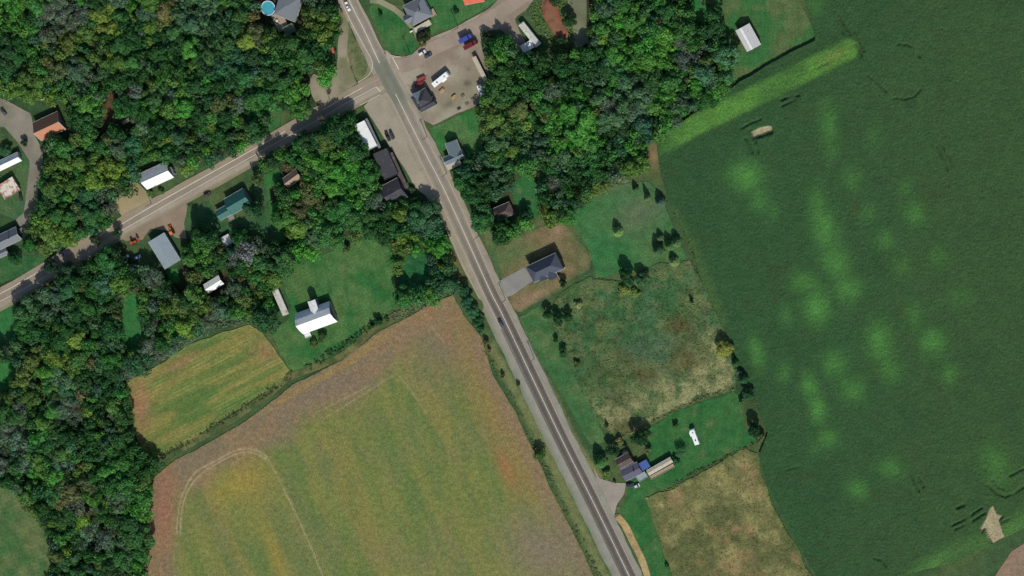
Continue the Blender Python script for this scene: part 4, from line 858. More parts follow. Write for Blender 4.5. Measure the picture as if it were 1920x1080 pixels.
# ---- trees and shrubs that stand apart: (px, py of the crown, radius m, height m, kind, colour, label)
DKC = (36, 62, 40)
SOLO = [
 (592, 262, 5.0, 13, 'broad', (48, 78, 50), 'tall tree throwing the widest shadow across the side road, left one'),
 (614, 254, 4.6, 13, 'broad', (52, 82, 52), 'tall tree throwing the widest shadow across the side road, right one'),
 (640, 234, 4.4, 12, 'broad', (48, 74, 50), 'tall dark tree at the corner north of the white roofed store'),
 (655, 222, 3.4, 9, 'broad', (44, 72, 48), 'dark tree touching the north end of the white roofed store'),
 (508, 303, 4.0, 12, 'broad', (46, 74, 48), 'single tall tree at the side road with its shadow on the lane'),
 (572, 262, 4.2, 11, 'broad', (52, 80, 50), 'tree left of the tallest pair south of the side road'),
 (664, 262, 4.2, 8, 'broad', (60, 82, 54), 'tree overhanging the west edge of the white roofed store'),
 (676, 292, 4.2, 8, 'broad', (80, 92, 62), 'pale tree at the gap between the white and the dark store roofs'),
 (694, 318, 4.4, 8, 'broad', (62, 86, 54), 'tree overhanging the west side of the long dark store'),
 (704, 350, 4.0, 7, 'broad', (68, 100, 56), 'tree beside the wall of the dark gabled house'),
 (716, 388, 3.8, 6.5, 'broad', (60, 84, 54), 'tree below the dark gabled house, left one'),
 (742, 398, 4.0, 6.5, 'bare', (96, 104, 92), 'grey thin tree below the dark gabled house'),
 (762, 388, 3.2, 6, 'broad', (56, 84, 52), 'tree below the dark gabled house, right one'),
 (604, 222, 3.2, 8, 'bare', (84, 78, 70), 'thin brown tree on the north bank of the side road'),
 (1156, 436, 2.4, 7.5, 'conifer', (96, 120, 72), 'lone pointed conifer in the middle of the mown plot'),
 (1232, 470, 3.0, 9, 'conifer', (62, 88, 58), 'large dark conifer on the east edge of the mown plot, left of the pair'),
 (1253, 462, 2.6, 8, 'conifer', (70, 98, 60), 'light green conifer north of the paler round one at the crop edge'),
 (1266, 456, 2.4, 7.5, 'conifer', (74, 100, 62), 'conifer nearest the crop field beside the mown plot'),
 (1236, 446, 1.8, 5, 'conifer', (70, 92, 62), 'small conifer northwest of the pair beside the crop field'),
 (1262, 492, 2.5, 6, 'conifer', (104, 122, 78), 'pale round conifer southeast of the large dark one'),
 (1211, 372, 1.6, 8, 'conifer', (84, 104, 68), 'slim conifer in the row by the crop field, left of the bushy one'),
 (1236, 380, 2.6, 7, 'conifer', (70, 92, 74), 'bushy blue green conifer at the north corner of the mown plot'),
 (1190, 355, 1.6, 5, 'conifer', (60, 88, 60), 'small dark conifer beside the yellow pallets'),
 (1175, 518, 4.6, 8.5, 'broad', (44, 76, 46), 'large dark tree casting a square shadow south of the mown plot'),
 (1203, 524, 3.4, 7, 'broad', (62, 90, 60), 'mid green tree right of the large dark one south of the mown plot'),
 (1168, 545, 3.6, 3.4, 'bush', (106, 118, 60), 'broad yellow green bush below the large dark tree'),
 (1192, 548, 3.2, 3.0, 'bush', (94, 112, 60), 'yellow green bush right of the broad yellow one'),
 (1297, 565, 1.7, 3.6, 'bush', (40, 70, 42), 'small round dark shrub alone in the upper right of the meadow'),
 (1028, 590, 2.6, 6.5, 'broad', (40, 70, 42), 'dark tree at the northwest corner of the meadow, leftmost of three'),
 (1046, 600, 3.0, 6.5, 'broad', (44, 74, 46), 'dark tree in the middle of three by the green verge strip'),
 (1064, 594, 2.6, 6, 'broad', (46, 76, 48), 'dark tree on the right of three at the meadow corner'),
 (1084, 572, 3.0, 3, 'bush', (120, 130, 88), 'pale grey green bush at the north edge of the meadow'),
 (1042, 638, 1.8, 4, 'bush', (48, 78, 46), 'small dark shrub on the west edge of the meadow, upper of two'),
 (1055, 662, 2.5, 5, 'broad', (52, 84, 54), 'round tree on the west edge of the meadow, lower of two'),
 (1082, 682, 2.4, 2.6, 'bush', (70, 82, 48), 'olive bush on the west side of the meadow'),
 (1359, 655, 4.4, 7.5, 'broad', (112, 118, 60), 'yellow tree on the field edge between meadow and crop'),
 (1378, 682, 2.2, 6, 'conifer', (52, 80, 48), 'narrow dark conifer just below the yellow tree'),
 (1392, 712, 2.8, 9, 'conifer', (48, 78, 50), 'tall dark conifer in the row beside the crop field'),
 (1402, 738, 3.4, 8, 'broad', (52, 84, 56), 'dark bushy tree north of the lawn corner by the crop'),
 (1386, 700, 2.2, 5, 'bare', (96, 112, 96), 'grey thin tree beside the tall dark conifer'),
 (1393, 752, 2.6, 4, 'bush', (70, 98, 60), 'mid green shrub at the top right corner of the motorhome lawn'),
 (1414, 806, 3.8, 9, 'broad', (40, 68, 42), 'dark tree at the right edge of the motorhome lawn'),
 (1428, 818, 2.4, 5, 'bush', (96, 108, 66), 'olive shrub right of the dark lawn edge tree'),
 (1267, 798, 2.4, 3.4, 'bush', (60, 92, 48), 'small shrub near the top of the motorhome lawn'),
 (1199, 824, 4.4, 10, 'broad', (44, 72, 44), 'large dark tree north of the farmhouse with the blue tarp'),
 (1148, 846, 3.2, 8, 'broad', (44, 72, 46), 'dark tree close behind the farmhouse roof'),
 (1122, 868, 3.6, 10.5, 'conifer', (64, 96, 56), 'tall conifer between the main road and the farmhouse'),
 (1136, 890, 3.2, 4, 'bush', (84, 110, 60), 'light green bush by the farmhouse driveway'),
 (1215, 845, 2.4, 4, 'bush', (96, 108, 74), 'pale bush beside the farmhouse lawn'),
 (1172, 848, 2.2, 6, 'bare', (92, 96, 92), 'grey thin tree over the upper farmhouse roof'),
 (1276, 850, 3.6, 6, 'bare', (64, 104, 66), 'thin green tree at the end of the brown mobile home'),
 (1268, 866, 2.4, 4, 'bush', (52, 90, 56), 'shrub below the thin tree near the mobile home'),
 (1137, 798, 1.4, 3.4, 'bush', (62, 74, 44), 'small bush in the straw coloured corner of the meadow'),
 (1011, 852, 3.2, 6.5, 'broad', (60, 84, 44), 'single tree on the verge between the brown field and the main road'),
 (1152, 903, 1.2, 1.6, 'bush', (66, 76, 50), 'tiny round shrub at the farmhouse driveway'),
 (1134, 898, 1.0, 1.4, 'bush', (84, 78, 50), 'tiny brown shrub left of the farmhouse driveway'),
 (1250, 1060, 1.4, 2, 'bush', (50, 88, 56), 'small shrub on the grass strip beside the dry hay field'),
 (911, 641, 1.9, 3.2, 'bush', (74, 66, 44), 'brown shrub on the field edge near the road, upper of two'),
 (917, 658, 1.6, 2.6, 'bush', (104, 96, 66), 'pale brown shrub just below the darker one'),
 (942, 705, 1.8, 3, 'bush', (78, 74, 46), 'round brown shrub halfway down the field edge'),
 (971, 720, 1.4, 2.4, 'bush', (64, 84, 48), 'small green shrub on the verge close to the road'),
 (755, 571, 2.6, 7, 'conifer', (48, 82, 52), 'pointed conifer at the east corner of the barn lawn'),
 (709, 602, 2.8, 4.5, 'bush', (40, 74, 44), 'larger round dark shrub on the barn lawn hedge line'),
 (698, 611, 1.8, 3.2, 'bush', (38, 70, 42), 'smaller round dark shrub left of the larger one on the hedge line'),
 (603, 632, 3.4, 4.6, 'bush', (56, 76, 44), 'dark shrub on the south side of the white barn'),
 (588, 646, 2.8, 3.2, 'bush', (70, 90, 50), 'olive shrub below the dark one by the white barn'),
 (648, 466, 3.0, 5, 'bush', (74, 92, 56), 'round tree at the top of the barn lawn'),
 (792, 67, 3.6, 5.5, 'broad', (46, 52, 38), 'dark bushy tree by the porch of the grey house'),
 (713, 28, 1.4, 3, 'bush', (36, 80, 42), 'tiny shrub on the oval green by the main road'),
 (793, 82, 2.4, 3, 'bush', (92, 96, 66), 'pale shrub at the road side in front of the grey house'),
 (912, 72, 3.4, 6, 'broad', (44, 62, 42), 'dark tree at the north end of the yard shed'),
 (922, 92, 3.4, 6.5, 'broad', (52, 104, 50), 'bright green tree beside the long yard shed'),
 (932, 125, 4.0, 8, 'broad', (50, 86, 50), 'dense tree east of the long yard shed'),
 (855, 21, 1.8, 3, 'bush', (44, 88, 44), 'small bush on the green north of the east side road'),
 (610, 150, 4.2, 6, 'broad', (74, 124, 58), 'bright green tree beside the gravel layby at the junction'),
 (617, 172, 2.2, 5, 'bare', (96, 88, 80), 'thin brown tree at the corner of the side road'),
 (602, 30, 3.8, 7, 'broad', (88, 122, 62), 'light green tree at the forest edge beside the gravel layby'),
 (280, 362, 3.0, 3, 'bush', (78, 102, 62), 'grey green shrub in front of the white roofed house'),
 (303, 360, 2.6, 2.6, 'bush', (66, 96, 54), 'green shrub between the white roofed house and the side road'),
 (468, 390, 4.0, 6.5, 'broad', (52, 88, 60), 'dark green tree touching the teal roof'),
 (388, 446, 5.6, 15, 'broad', (52, 86, 50), 'tallest tree between the grey steel shed and the teal roof, its shadow reaching the road'),
 (372, 436, 4.4, 13, 'broad', (46, 78, 46), 'tall dark tree beside the gravel right of the grey steel shed'),
 (462, 470, 7.6, 13, 'bare', (104, 110, 108), 'very large grey leafless tree above the small white shed'),
 (440, 486, 5.0, 11, 'bare', (98, 106, 102), 'grey leafless tree left of the very large one'),
 (520, 408, 4.6, 13, 'broad', (58, 96, 52), 'tall tree right of the narrow lawn below the tan gabled house'),
 (484, 392, 4.0, 12, 'broad', (46, 80, 50), 'tall tree between the teal roof and the narrow lawn'),
 (512, 496, 4.8, 13, 'broad', (56, 88, 54), 'tall tree at the upper left corner of the barn lawn'),
 (352, 566, 5.0, 14, 'broad', (54, 84, 50), 'tall tree left of the small garage with its shadow on a grass gap'),
 (27, 485, 3.6, 6, 'broad', (42, 78, 46), 'round dark tree on the lawn south of the grey gabled house'),
 (220, 436, 2.6, 6, 'broad', (46, 70, 44), 'small dark tree on the south edge of the side road'),
 (178, 450, 3.0, 6.5, 'broad', (62, 74, 52), 'round tree at the side road kerb'),
 (95, 500, 4.6, 9.5, 'broad', (42, 64, 48), 'tall tree overhanging the side road near the left edge'),
 (130, 505, 4.2, 9, 'broad', (46, 68, 48), 'second tree overhanging the side road, right of the tallest'),
 (45, 268, 2.4, 4, 'bush', (52, 78, 50), 'shrub on the bend of the gravel driveway'),
 (12, 283, 3.2, 4.5, 'broad', (52, 86, 58), 'tree behind the long white shed'),
 (772, 356, 2.2, 3, 'bush', (70, 92, 60), 'shrub at the south end of the dark roofed row'),
 (786, 372, 2.6, 3.5, 'bush', (48, 76, 46), 'dark shrub south of the dark roofed row beside the road'),
 (868, 545, 3.2, 6, 'broad', (44, 76, 52), 'tree at the top corner of the big brown field beside the road'),
 (876, 565, 3.2, 6, 'broad', (50, 88, 62), 'blue green tree in the roadside clump, second from the top'),
 (884, 585, 3.6, 6, 'broad', (58, 98, 66), 'blue green tree in the middle of the roadside clump'),
 (897, 602, 3.2, 5, 'broad', (46, 82, 52), 'dark tree low in the roadside clump'),
 (900, 618, 2.6, 4, 'bush', (58, 94, 58), 'shrub at the lower end of the roadside clump'),
 (853, 535, 3.4, 6.5, 'broad', (46, 80, 52), 'dark tree just above the roadside clump'),
 (985, 405, 3.6, 7.5, 'broad', (38, 68, 46), 'round dark tree east of the brown roofed house'),
 (960, 425, 2.6, 4, 'bush', (70, 92, 66), 'grey green shrub below the brown roofed house'),
 (1056, 530, 2.4, 4.5, 'bush', (42, 62, 40), 'round dark shrub at the corner of the slate roofed house'),
 (1030, 425, 1.6, 3, 'bush', (60, 58, 40), 'small bush at the top of the brown yard'),
 (1212, 812, 2.4, 6, 'broad', (48, 76, 46), 'dark tree right of the largest one above the farmhouse'),
 (1160, 828, 2.6, 3.6, 'bush', (98, 104, 68), 'olive bush at the southern tip of the meadow'),
 (1330, 140, 4.0, 7, 'broad', (124, 128, 62), 'yellowish tree at the wood corner west of the white shed'),
 (1052, 75, 2.6, 5, 'broad', (44, 70, 44), 'small dark tree at the right edge of the red clay heap'),
 (1068, 40, 3.4, 7, 'broad', (46, 72, 44), 'dark tree right of the red clay heap'),
 (1040, -2, 3.4, 6.5, 'broad', (46, 74, 44), 'dark tree at the north end of the red clay heap'),
]
for (x, y, r, H, kd, c, lab) in SOLO:
    if kd == 'conifer': r *= 1.12
    tree(x, y, r, H, kd, c, lab, 'shrub' if kd == 'bush' else 'tree')

# hedge and tuft masses
def tufts(name, poly, dens, size, colfn, label, cat, hh=(.3, .9), z0=.05, seed=1, mask=None, kind='stuff'):
    rg = np.random.default_rng(seed)
    pw = np.array([P(a, b)[:2] for a, b in poly]); lo = pw.min(0); hi = pw.max(0)
    n = int((hi - lo).prod() * dens); x = rg.uniform(lo[0], hi[0], n); y = rg.uniform(lo[1], hi[1], n)
    m = inside(x, y, pw); x, y = x[m], y[m]; px, py = PX(x, y)
    if mask is not None: m = rg.random(len(x)) < mask(px, py, x, y); x, y, px, py = x[m], y[m], px[m], py[m]
    n = len(x); c = colfn(px, py, x, y) * (.7 + .6 * rg.random(n))[:, None]
    h = rg.uniform(hh[0], hh[1], n); Vs = []
    for k in range(3):
        s = (size * (.35 + .5 * rg.random(n)))[:, None]
        c0 = np.stack([x + rg.normal(size=n) * size * .35, y + rg.normal(size=n) * size * .35, z0 + h * rg.uniform(.35, 1, n)], 1)
        No = rg.normal(size=(n, 3)) * .28 + np.array([0, 0, 1.0]); No /= np.linalg.norm(No, axis=1)[:, None]
        T = np.cross(No, rg.normal(size=(n, 3))); T /= np.linalg.norm(T, axis=1)[:, None]; Bn = np.cross(No, T)
        Vs.append(np.stack([c0 - T * s, c0 - Bn * s * .6, c0 + T * s, c0 + Bn * s * .6], 1))
    V = np.concatenate(Vs).reshape(-1, 3); me = np_mesh(name, V, [quads(len(V) // 4)], np.repeat(np.tile(c, (3, 1)), 4, 0), M_TUFT)
    return tag(link(name, me), label, cat, None, kind)
tufts('brush', MEADOW, .8, .8, lambda px, py, x, y: meadow_col(px, py, x, y) * np.array([1.02, 1.04, .95]), 'tangled weeds and brush covering the unmown meadow', 'brush', (.12, .55), .1, 2)
tufts('dry_grass', HAY, .9, .7, lambda px, py, x, y: hay_col(px, py, x, y), 'straw coloured dry grass of the hay field', 'grass', (.12, .5), .1, 3)
HEDGE = strip_poly(smooth_line([(545, 702), (580, 690), (620, 664), (660, 640), (695, 612), (730, 596)]), 6, 5)
tufts('hedge', HEDGE, 1.0, 1.0, lambda px, py, x, y: np.tile(A(52, 78, 44), (len(px), 1)), 'low ragged hedge along the barn lawn and the brown field', 'hedge', (.4, 1.5), .1, 4, mask=lambda px, py, x, y: sstep(.3, .55, fbm(x, y, 6, 5)))
tufts('scrub', strip_poly(smooth_line([(735, 596), (780, 576), (815, 560), (850, 545)]), 9, 9), .8, .75, lambda px, py, x, y: np.tile(A(100, 110, 82), (len(px), 1)), 'grey scrub at the top edge of the brown field', 'scrub', (.3, 1.0), .1, 5)
tufts('scrub', strip_poly(smooth_line([(1228, 262), (1262, 236), (1310, 205), (1345, 178), (1380, 150)]), 9, 8), .8, .75, lambda px, py, x, y: np.tile(A(96, 114, 72), (len(px), 1)), 'pale scrub between the wood and the crop field', 'scrub', (.3, 1.0), .1, 6)
tufts('scrub', strip_poly(smooth_line([(1130, 350), (1165, 330), (1200, 318), (1216, 312)]), 12, 12), .6, .75, lambda px, py, x, y: np.tile(A(96, 108, 70), (len(px), 1)), 'thin scrub beside the sandy gap at the crop corner', 'scrub', (.3, .9), .1, 7)
tufts('scrub', strip_poly(smooth_line([(232, 706), (290, 672), (345, 640), (400, 612), (470, 596), (500, 600)]), 9, 9), .8, .75, lambda px, py, x, y: np.tile(A(88, 106, 80), (len(px), 1)), 'grey green scrub between the western wood and the bean field', 'scrub', (.4, 1.3), .1, 8)
tufts('scrub', strip_poly([(906, 640), (928, 690), (965, 755), (1003, 835), (1050, 935), (1100, 1035), (1130, 1095)], 6, 5), .7, .7, lambda px, py, x, y: np.tile(A(86, 96, 58), (len(px), 1)), 'weedy ditch line between the brown field and the main road', 'scrub', (.2, .8), .1, 9, mask=lambda px, py, x, y: sstep(.35, .6, fbm(x, y, 7, 3)))
tufts('scrub', strip_poly(smooth_line([(285, 866), (340, 836), (420, 788), (500, 738), (548, 705)]), 6, 4), .9, .7, lambda px, py, x, y: np.tile(A(62, 78, 46), (len(px), 1)), 'dark ditch growth between the bean field and the brown field', 'scrub', (.3, 1.1), .1, 10, mask=lambda px, py, x, y: sstep(.3, .6, fbm(x, y, 6, 5)))
tufts('scrub', strip_poly(smooth_line([(1150, 828), (1215, 797), (1270, 768), (1330, 742), (1376, 730)]), 3, 2), 1.0, .8, lambda px, py, x, y: np.tile(A(104, 104, 66), (len(px), 1)), 'ragged weeds along the straight lower edge of the meadow', 'scrub', (.4, 1.3), .1, 11)
sheet('grass_verge', strip_poly(smooth_line([(1158, 968), (1176, 990), (1196, 1030), (1212, 1070), (1226, 1110)]), 5, 8), .035, .9, grass_col(A(168, 142, 98), A(150, 132, 90), .6, 5), M_GRASS, jit=.8)
tufts('scrub', strip_poly([(1258, 908), (1330, 874), (1405, 836), (1440, 818)], 2, 2), .9, .8, lambda px, py, x, y: np.tile(A(70, 82, 46), (len(px), 1)), 'dark weeds between the motorhome lawn and the hay field', 'scrub', (.4, 1.0), .1, 13)
tufts('scrub', strip_poly([(1262, 395), (1290, 450), (1318, 520), (1345, 590), (1372, 650)], 5, 2), .5, .8, lambda px, py, x, y: np.tile(A(84, 108, 56), (len(px), 1)), 'green weeds along the west edge of the crop field', 'scrub', (.3, .9), .1, 14)

# ================================================================== BUILDINGS
def mp(name, rgb, **k): return mat_plain(name, A(*rgb), **k)
R_WHITE = mp('white_metal_roof', (226, 224, 216), rough=.45, amp=.10, scale=.9, streak=1, dark=A(196, 190, 176), dthr=.68)
R_PALE = mp('pale_roof', (196, 192, 178), rough=.6, amp=.12, scale=1, streak=1, dark=A(150, 138, 116))
R_GREY = mp('grey_shingles', (112, 116, 118), rough=.9, amp=.14, scale=3)
R_MID = mp('blue_grey_shingles', (100, 112, 116), rough=.9, amp=.14, scale=3)
R_DARK = mp('dark_shingles', (62, 62, 66), rough=.9, amp=.2, scale=3, dark=A(80, 76, 72))
R_BROWN = mp('brown_shingles', (84, 72, 68), rough=.9, amp=.25, scale=2.5, dark=A(110, 96, 86))
R_SLATE = mp('slate_shingles', (68, 73, 83), rough=.85, amp=.12, scale=3)
R_ORANGE = mp('orange_brown_roof', (172, 118, 88), rough=.7, amp=.10, scale=1.5, streak=1)
R_RED = mp('orange_red_roof', (196, 92, 66), rough=.7, amp=.15, scale=1.5, streak=1)
R_TEAL = mp('teal_metal_roof', (38, 92, 84), rough=.55, amp=.15, scale=1.2, streak=1)
R_STEEL = mp('grey_steel_roof', (136, 148, 150), rough=.5, amp=.06, scale=.8, streak=1)
R_TAN = mp('tan_roof', (150, 128, 106), rough=.8, amp=.18, scale=2, streak=1)
R_CREAM = mp('cream_roof', (176, 166, 142), rough=.8, amp=.12, scale=1.4, streak=1)
R_RUST = mp('rusty_white_roof', (206, 196, 178), rough=.7, amp=.12, scale=1.5, dark=A(160, 112, 80), dthr=.56)
R_BLUE = mp('blue_tarp', (58, 84, 140), rough=.5, amp=.15, scale=2)
W_WHITE = mp('white_siding', (190, 188, 180), rough=.8, amp=.06, scale=2)
W_GREY = mp('grey_siding', (130, 132, 132), rough=.8, amp=.08, scale=2)
W_TAN = mp('tan_siding', (150, 134, 112), rough=.85, amp=.1, scale=2)
W_BROWN = mp('brown_siding', (92, 74, 62), rough=.85, amp=.12, scale=2)
W_DARK = mp('dark_siding', (60, 62, 64), rough=.85, amp=.12, scale=2)
W_FOUND = mp('concrete', (140, 136, 126), rough=.9, amp=.1, scale=2)
M_GLASS = mat_plain('window_glass', (.03, .04, .05), .12, amp=.02, spec=.6)
M_TRIM = mp('white_trim', (210, 208, 200), rough=.6, amp=.04)
M_BRICK = mp('brick_chimney', (124, 78, 64), rough=.9, amp=.2, scale=5)
M_DECK = mp('deck_boards', (156, 140, 116), rough=.85, amp=.18, scale=2)
M_DECKG = mp('weathered_boards', (128, 128, 116), rough=.85, amp=.18, scale=2)
M_DOOR = mp('door_paint', (96, 60, 48), rough=.6, amp=.06)
M_STEEL = mat_plain('galvanised_steel', (.35, .36, .37), .45, .6, amp=.1)
M_BLACK = mat_plain('black_rubber', (.02, .02, .022), .8, amp=.2)
M_WOOD = mp('weathered_wood', (120, 104, 84), rough=.9, amp=.2, scale=3)
M_LOGS = mp('cut_timber', (172, 142, 100), rough=.9, amp=.25, scale=4)

def frame(quad, h):
    """pixel quad a,b,c,d at eave height h -> centre, angle of a-b, length a-b, width"""
    q = [P(x, y, h)[:2] for x, y in quad]; c = sum(q) / 4
    u = (q[1] - q[0]) + (q[2] - q[3]); L = (np.linalg.norm(q[1] - q[0]) + np.linalg.norm(q[2] - q[3])) / 2
    un = u / np.linalg.norm(u); vn = np.array([-un[1], un[0]])
    Wd = (abs((q[0] - q[3]).dot(vn)) + abs((q[1] - q[2]).dot(vn))) / 2
    return c, math.atan2(un[1], un[0]), L, Wd
def house(name, label, quad, h, cat='house', group=None):
    c, a, L, W = frame(quad, h)
    e = empty(name, (c[0], c[1], 0), a, label, cat, group); e['_q'] = 0; del e['_q']
    return e, (c, a)
def volume(root, org, quad, h, roof, rise, rmat, wmat, ov=.35, open_sides=False, windows=True, door=True, chimney=False, base=0.0, trim=None, rlab=None, ridges=False, gambrel=False):
    """one building volume under root: walls, roof, windows, door, chimney"""
    (oc, oa) = org; c, a, L, W = frame(quad, h)
    d = c - oc; co, si = math.cos(-oa), math.sin(-oa); lx, ly = d[0] * co - d[1] * si, d[0] * si + d[1] * co; la = a - oa
    M = Matrix.Translation((lx, ly, 0)) @ Matrix.Rotation(la, 4, 'Z')
    def put(mb, nm, mat, par=None, label=None):
        o = mb.build(nm, mat, par or root, label)
        if par is None: o.matrix_local = M
        return o
    x0, x1 = -L / 2, L / 2; y = W / 2; wi = max(.1, ov); t = .16
    wx, wy = L / 2 - wi, W / 2 - wi
    if open_sides:
        for sx in (-1, 1):
            for sy in (-1, 1): put(MB().box((sx * wx, sy * wy, h / 2), (.18, .18, h)), 'post', wmat)
    else:
        m = MB()
        if roof in ('gable',) :
            m.prism([(-wy, base), (wy, base), (wy, h - .05), (0, h + rise * (wy / y) - .1), (-wy, h - .05)], -wx, wx)
        else: m.box((0, 0, (base + h) / 2 - .03), (2 * wx, 2 * wy, h - base - .06))
        put(m, 'wall', wmat)
    m = MB()
    if gambrel:
        k = .5; prof = [(-y, h), (-y * k, h + rise * .64), (0, h + rise), (y * k, h + rise * .64), (y, h)]
        m2 = MB(); m2.prism([(-wy, h - .05), (wy, h - .05), (wy * k, h + rise * .60), (0, h + rise * .93), (-wy * k, h + rise * .60)], -wx, wx); put(m2, 'gable_wall', wmat)
        full = prof + [(p[0] * .985, p[1] - t) for p in prof[::-1]]
        n = len(full); v = [(x0, a_, b_2) for a_, b_2 in full] + [(x1, a_, b_2) for a_, b_2 in full]
        f = [(i, (i + 1) % n, n + (i + 1) % n, n + i) for i in range(n)]
        for s_ in (0, n):
            for i in range(4): f.append(tuple(s_ + j for j in ((i, i + 1, n - 2 - i, n - 1 - i) if s_ == 0 else (n - 1 - i, n - 2 - i, i + 1, i))))
        m.add(v, f); ro = put(m, 'roof', rmat, None, rlab)
    elif roof == 'gable':
        prof = [(-y, h), (0, h + rise), (y, h), (y, h - t), (0, h + rise - t), (-y, h - t)]
        v = [(x0, a_, b_2) for a_, b_2 in prof] + [(x1, a_, b_2) for a_, b_2 in prof]; n = 6
        m.add(v, [(i, (i + 1) % n, n + (i + 1) % n, n + i) for i in range(n)] + [(5, 4, 1, 0), (4, 3, 2, 1), (6, 7, 10, 11), (7, 8, 9, 10)])
        ro = put(m, 'roof', rmat, None, rlab)
        rc = MB(); rc.prism([(-.18, h + rise - .06), (0, h + rise + .06), (.18, h + rise - .06)], x0, x1); rc.build('ridge_cap', rmat, ro)
    elif roof == 'hip':
        r_ = min(W / 2, L / 2 - .3)
        v = [(x0, -y, h), (x1, -y, h), (x1, y, h), (x0, y, h), (x0 + r_, 0, h + rise), (x1 - r_, 0, h + rise)]
        v += [(a_, b_2, h - t) for a_, b_2, _ in v[:4]]
        m.add(v, [(0, 1, 5, 4), (1, 2, 5), (2, 3, 4, 5), (3, 0, 4), (6, 7, 1, 0), (7, 8, 2, 1), (8, 9, 3, 2), (9, 6, 0, 3), (9, 8, 7, 6)])
        ro = put(m, 'roof', rmat, None, rlab)
    elif roof == 'shed':
        v = [(x0, -y, h), (x1, -y, h), (x1, y, h + rise), (x0, y, h + rise)]; v += [(p[0], p[1], p[2] - t) for p in v]
        m.add(v, [(0, 1, 2, 3), (7, 6, 5, 4), (4, 5, 1, 0), (5, 6, 2, 1), (6, 7, 3, 2), (7, 4, 0, 3)]); ro = put(m, 'roof', rmat, None, rlab)
    else:
        m.box((0, 0, h), (L, W, .22)); ro = put(m, 'roof', rmat, None, rlab)
        pr = MB(); k = .2
        for cx, cy, dx, dy in ((0, y - k / 2, L, k), (0, -y + k / 2, L, k), (x0 + k / 2, 0, k, W - 2 * k), (x1 - k / 2, 0, k, W - 2 * k)): pr.box((cx, cy, h + .24), (dx, dy, .25))
        pr.build('parapet', trim or rmat, ro)
    if ridges and roof == 'gable':                      # standing seams down both slopes
        sm = MB(); nr = int(L / 1.2)
        for i in range(nr + 1):
            xx = x0 + .05 + (L - .1) * i / nr
            for sy in (-1, 1): sm.add([(xx - .03, sy * y, h + .002), (xx + .03, sy * y, h + .002), (xx + .03, 0, h + rise + .002), (xx - .03, 0, h + rise + .002), (xx - .03, sy * y, h + .05), (xx + .03, sy * y, h + .05), (xx + .03, 0, h + rise + .05), (xx - .03, 0, h + rise + .05)], [(4, 5, 6, 7), (0, 4, 7, 3), (1, 2, 6, 5), (0, 1, 5, 4)])
        sm.build('roof_seams', rmat, ro)
    if roof in ('gable', 'hip') and L > 6:
        for i, fx in enumerate((-.22, .1)):
            yy = -y * .45 if i else y * .4; zr = h + rise * (1 - abs(yy) / y)
            o = MB().tube((L * fx, yy, zr - .1), (L * fx, yy, zr + .35), .12, .12, 8).build('roof_vent', M_STEEL, ro)
        for s_ in (-1, 1): MB().box((0, s_ * (y + .05), h - .08), (L, .12, .12)).build('gutter', M_TRIM, ro)
    if trim and roof == 'gable':
        b = MB()
        for xx in (x0 - .06, x1 + .06):
            for sy in (-1, 1): b.add([(xx - .06, sy * y, h - .2), (xx + .06, sy * y, h - .2), (xx + .06, 0, h + rise - .2), (xx - .06, 0, h + rise - .2), (xx - .06, sy * y, h + .05), (xx + .06, sy * y, h + .05), (xx + .06, 0, h + rise + .05), (xx - .06, 0, h + rise + .05)], [(4, 5, 6, 7), (0, 4, 7, 3), (1, 2, 6, 5), (0, 1, 5, 4), (3, 2, 1, 0)])
        b.build('barge_board', trim, ro)
    if not open_sides and windows and 2 * wx > 3:
        wm = {}
        def win(cx, cy, nx_, ny_, w_=1.1, hh=1.1, z=None):
            z = z or h * .56; al = math.atan2(ny_, nx_)
            fr = MB().box((0, 0, 0), (.10, w_ + .16, hh + .16)); o = fr.build('window', M_TRIM, root)
            o.matrix_local = M @ Matrix.Translation((cx + nx_ * .03, cy + ny_ * .03, z)) @ Matrix.Rotation(al, 4, 'Z')
            MB().box((.06, 0, 0), (.03, w_, hh)).build('pane', M_GLASS, o)
        nW = max(1, min(4, int(2 * wx / 3.5)))
        for i in range(nW):
            cx = -wx + 2 * wx * (i + .5) / nW
            win(cx, wy, 0, 1); 
            if not (door and i == nW // 2): win(cx, -wy, 0, -1)
        if 2 * wy > 3: win(wx, 0, 1, 0); win(-wx, 0, -1, 0)
        if door:
            cx = -wx + 2 * wx * (nW // 2 + .5) / nW
            o = MB().box((0, 0, 1.03), (.95, .10, 2.0)).build('door', M_DOOR, root); o.matrix_local = M @ Matrix.Translation((cx, -wy - .02, 0))
            MB().box((.35, -.08, 1.0), (.06, .06, .14)).build('handle', M_STEEL, o)
    if chimney:
        ch = MB().box((L * .18, .0, h + rise + .25), (.7, .6, 1.6)); o = ch.build('chimney', M_BRICK, ro); MB().box((L * .18, 0, h + rise + 1.1), (.45, .35, .14)).build('flue', M_BLACK, root).matrix_local = M
    return ro, M, (L, W)

def simple(name, label, quad, h, roof, rise, rmat, wmat, cat='house', **k):
    e, org = house(name, label, quad, h, cat); volume(e, org, quad, h, roof, rise, rmat, wmat, **k); return e, org

